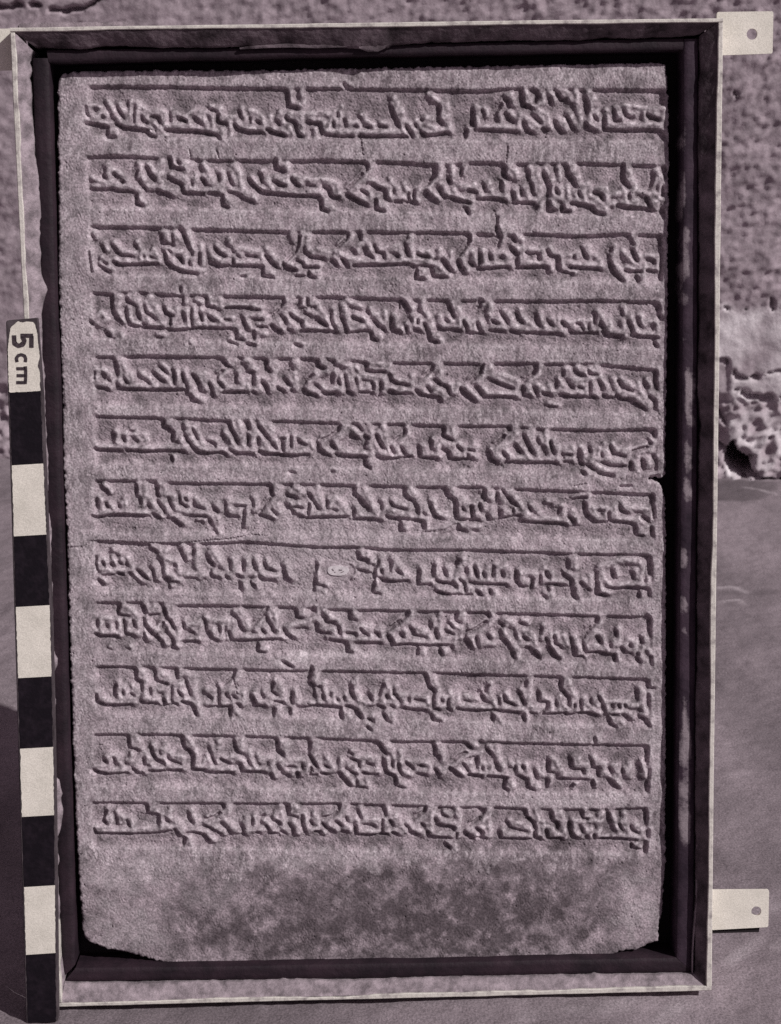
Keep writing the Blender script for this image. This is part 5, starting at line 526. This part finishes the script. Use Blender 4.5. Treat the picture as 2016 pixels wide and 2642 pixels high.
lc = P(LABEL_AT, 1.0)[0]; fl_ = smooth((1.5 - np.hypot((SX - lc[0]) / 95, (SY - lc[1]) / 55)) * 3)
H = H * (1 - fl_) + (und - FLOOR + 1 + nz1 * .5) * fl_
# rounded, chipped outer edge
sd = seg_dist(SX, SY, np.r_[tabp, tabp[:1]]); ins = inside(SX, SY, tabp)
sd = np.where(ins, sd, -sd) + nz2 * 3.0 + nz1 * .35
RR = 26.0
e = np.clip(sd / RR, 0, 1)
H -= RR * .8 * (1 - np.sqrt(1 - (1 - e) ** 2))
H = np.where(sd <= 0, -165.0, H)
# stains
stain = np.zeros(shp); pale = np.clip(L, 0, 1) * .36 * (1 - floor_m) * np.clip(.8 + .5 * nz2, 0, 1.6)  # letters paler: worn tops, plus highlights painted into the colour
field = np.zeros(shp)                                             # the raised strips and margins are made paler than the tooled ground
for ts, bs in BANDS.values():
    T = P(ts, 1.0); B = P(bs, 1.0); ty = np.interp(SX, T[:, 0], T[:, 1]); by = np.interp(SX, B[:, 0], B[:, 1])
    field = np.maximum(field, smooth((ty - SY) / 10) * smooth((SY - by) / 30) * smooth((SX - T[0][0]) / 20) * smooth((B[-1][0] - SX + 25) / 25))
zone_m = (1 - field) * smooth((SY - P(BANDS[12][1], 1.0)[:, 1].min() + 60) / 130 + .35 + noise(shp, U(170), 64) * .35 + noise(shp, U(60), 65) * .2) * np.clip(.55 + .35 * noise(shp, U(90), 61, (.35, 1)) + .25 * noise(shp, U(28), 62, (.25, 1)) + .2 * noise(shp, U(300), 63), 0, 1.4)
pale = np.maximum(pale, zone_m * .34)
sn = noise(shp, U(150), 41) * .5 + noise(shp, U(60), 42) * .35 + noise(shp, U(25), 43) * .14
for sx_, sy_, rx, ry, a in STAINS:
    r2 = np.sqrt(((SX - sx_) / rx) ** 2 + ((SY - sy_) / ry) ** 2)
    m = smooth((1.42 - r2) * .72 + sn * .36)
    if a > 0: stain = np.maximum(stain, m * a)
    else: pale = np.maximum(pale, m * -a)
stain = np.clip(stain + np.clip(noise(shp, U(260), 47) * .5 + sn * .5 - .1, 0, 2) * .13, 0, .85) * (1 - .8 * np.clip(pale, 0, 1))
low = SY < np.interp(SX, *P(BANDS[12][1], 1.0).T) if False else None
Vt = np.stack([SX * 1e-4, SY * 1e-4, ZT + H * 1e-4], -1).reshape(-1, 3)
Q = quads(*shp)
keep = (sd.ravel() > -STEP * 1.3)[Q].any(1) & (sd.ravel()[Q] > 0).any(1)
Q = Q[keep]
fid = band_id.ravel()[Q].min(1)
slab_off = A((0, tabp[:, 1].min() * 1e-4, ZT - .0165))
slab_loc = Mx @ Vector((0, float(slab_off[1]) , float(slab_off[2]))) + Vector((0, 0, FRAME_Z))
slab = tag(empty('carved_slab', slab_loc, ALPHA), 'pale stone slab carved with twelve lines of raised angular script, its lower part blank and stained', 'stone slab')
Vt = Vt - slab_off
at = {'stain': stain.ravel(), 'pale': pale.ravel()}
gyH, gxH = np.gradient(np.where(sd > 0, H, np.nan_to_num(H)), STEP)
Nr = np.stack([-gxH, -gyH, np.ones(shp)], -1).reshape(-1, 3); Nr /= np.linalg.norm(Nr, axis=1)[:, None]
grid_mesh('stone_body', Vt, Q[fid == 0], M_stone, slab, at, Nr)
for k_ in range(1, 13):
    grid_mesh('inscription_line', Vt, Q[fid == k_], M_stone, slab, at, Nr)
# closed back of the stone
bk = resample(np.r_[tabp, tabp[:1]], 260)[:-1] * 1e-4
cen = bk.mean(0); bk = cen + (bk - cen) * .992
prism('stone_back', bk - slab_off[:2], .0006, .0060, M_stone, slab)

# small paper number label stuck in line eight
c = P(LABEL_AT)[0]; zl = ZT + (float(H[int((lc[1] - y0) / STEP), int((lc[0] - x0) / STEP)]) + 3.0) * 1e-4
th = np.linspace(0, 2 * math.pi, 28, endpoint=False)
lp = np.stack([np.cos(th) * .0076 * (1 + .05 * np.sin(3 * th + 1)), np.sin(th) * .0040 * (1 + .10 * np.cos(2 * th + .6))], 1)
lab = prism('paper_label', lp + c - slab_off[:2], zl - slab_off[2] - .0004, zl - slab_off[2] + .0003, M_paper, slab, wob=.0001)
for w, pts in ((.0007, [(-.0040, .0014), (-.0036, .0006), (-.0028, 0.0)]), (.0006, [(-.0024, -.0010), (-.0017, -.0012)]), (.0008, [(.0008, .0006), (.0016, .0003), (.0032, .0004)]), (.0006, [(.0022, -.0013), (.0034, -.0010), (.0042, -.0005)])):
    prism('marking', ribbon(A(pts) + c - slab_off[:2], w), zl - slab_off[2] + .0001, zl - slab_off[2] + .0005, M_marking, lab)

# ------------------------------------------------------------------ the scale stick
sp = P(STICK); n = len(sp) // 2; left_p = sp[0::2]; right_p = sp[1::2]
foot = (left_p[-1] + right_p[-1]) / 2
st_off = A((foot[0], foot[1], ZS - .010))
stick = tag(empty('scale_stick', Mx @ Vector(st_off) + Vector((0, 0, FRAME_Z)), ALPHA),
            'upright black and white measuring stick with a 5 cm label beside the frame', 'scale bar')
dl = left_p + A((-.0004, 0)); dr = right_p + A((.0005, 0))
dl[0] += A((0, .0006)); dr[0] += A((-.0004, .0010))
prism('stick_body', np.r_[dl, dr[::-1]] - st_off[:2], 0.0, .0096, M_stick, stick, bevel=.0005)
for i in range(n - 1):
    if i == 0: continue
    ins_l, ins_r = .0009, .0004
    a, b, c_, d = left_p[i] + A((ins_l, -.0001)), right_p[i] + A((-ins_r, -.0001)), right_p[i + 1] + A((-ins_r, 0)), left_p[i + 1] + A((ins_l, 0))
    if i == n - 2: c_, d = c_ + A((0, .0006)), d + A((0, .0006))
    m_ = 26
    edge_r = np.linspace(b, c_, m_) + np.c_[rng.standard_normal(m_) * .00016, np.zeros(m_)]
    edge_l = np.linspace(d, a, m_) + np.c_[rng.standard_normal(m_) * .00014, np.zeros(m_)]
    poly = np.r_[[a], edge_r, edge_l[:-1]]
    white = i % 2 == 0
    prism('white_segment' if white else 'black_segment', poly - st_off[:2], .0094, .0099, M_tab if white else M_black, stick)
lb = P(LABEL_POLY)
lab = prism('label_segment', resample(np.r_[lb, lb[:1]], 90)[:-1] - st_off[:2] + rng.standard_normal((89, 2)) * .00012, .0094, .0099, M_tab, stick)
for w, s in GLYPHS:
    g = P(s); g = resample(g, max(2, len(g) * 5))
    prism('lettering', ribbon(g, w * 1e-4) - st_off[:2], .0096, .0102, M_ink, lab)
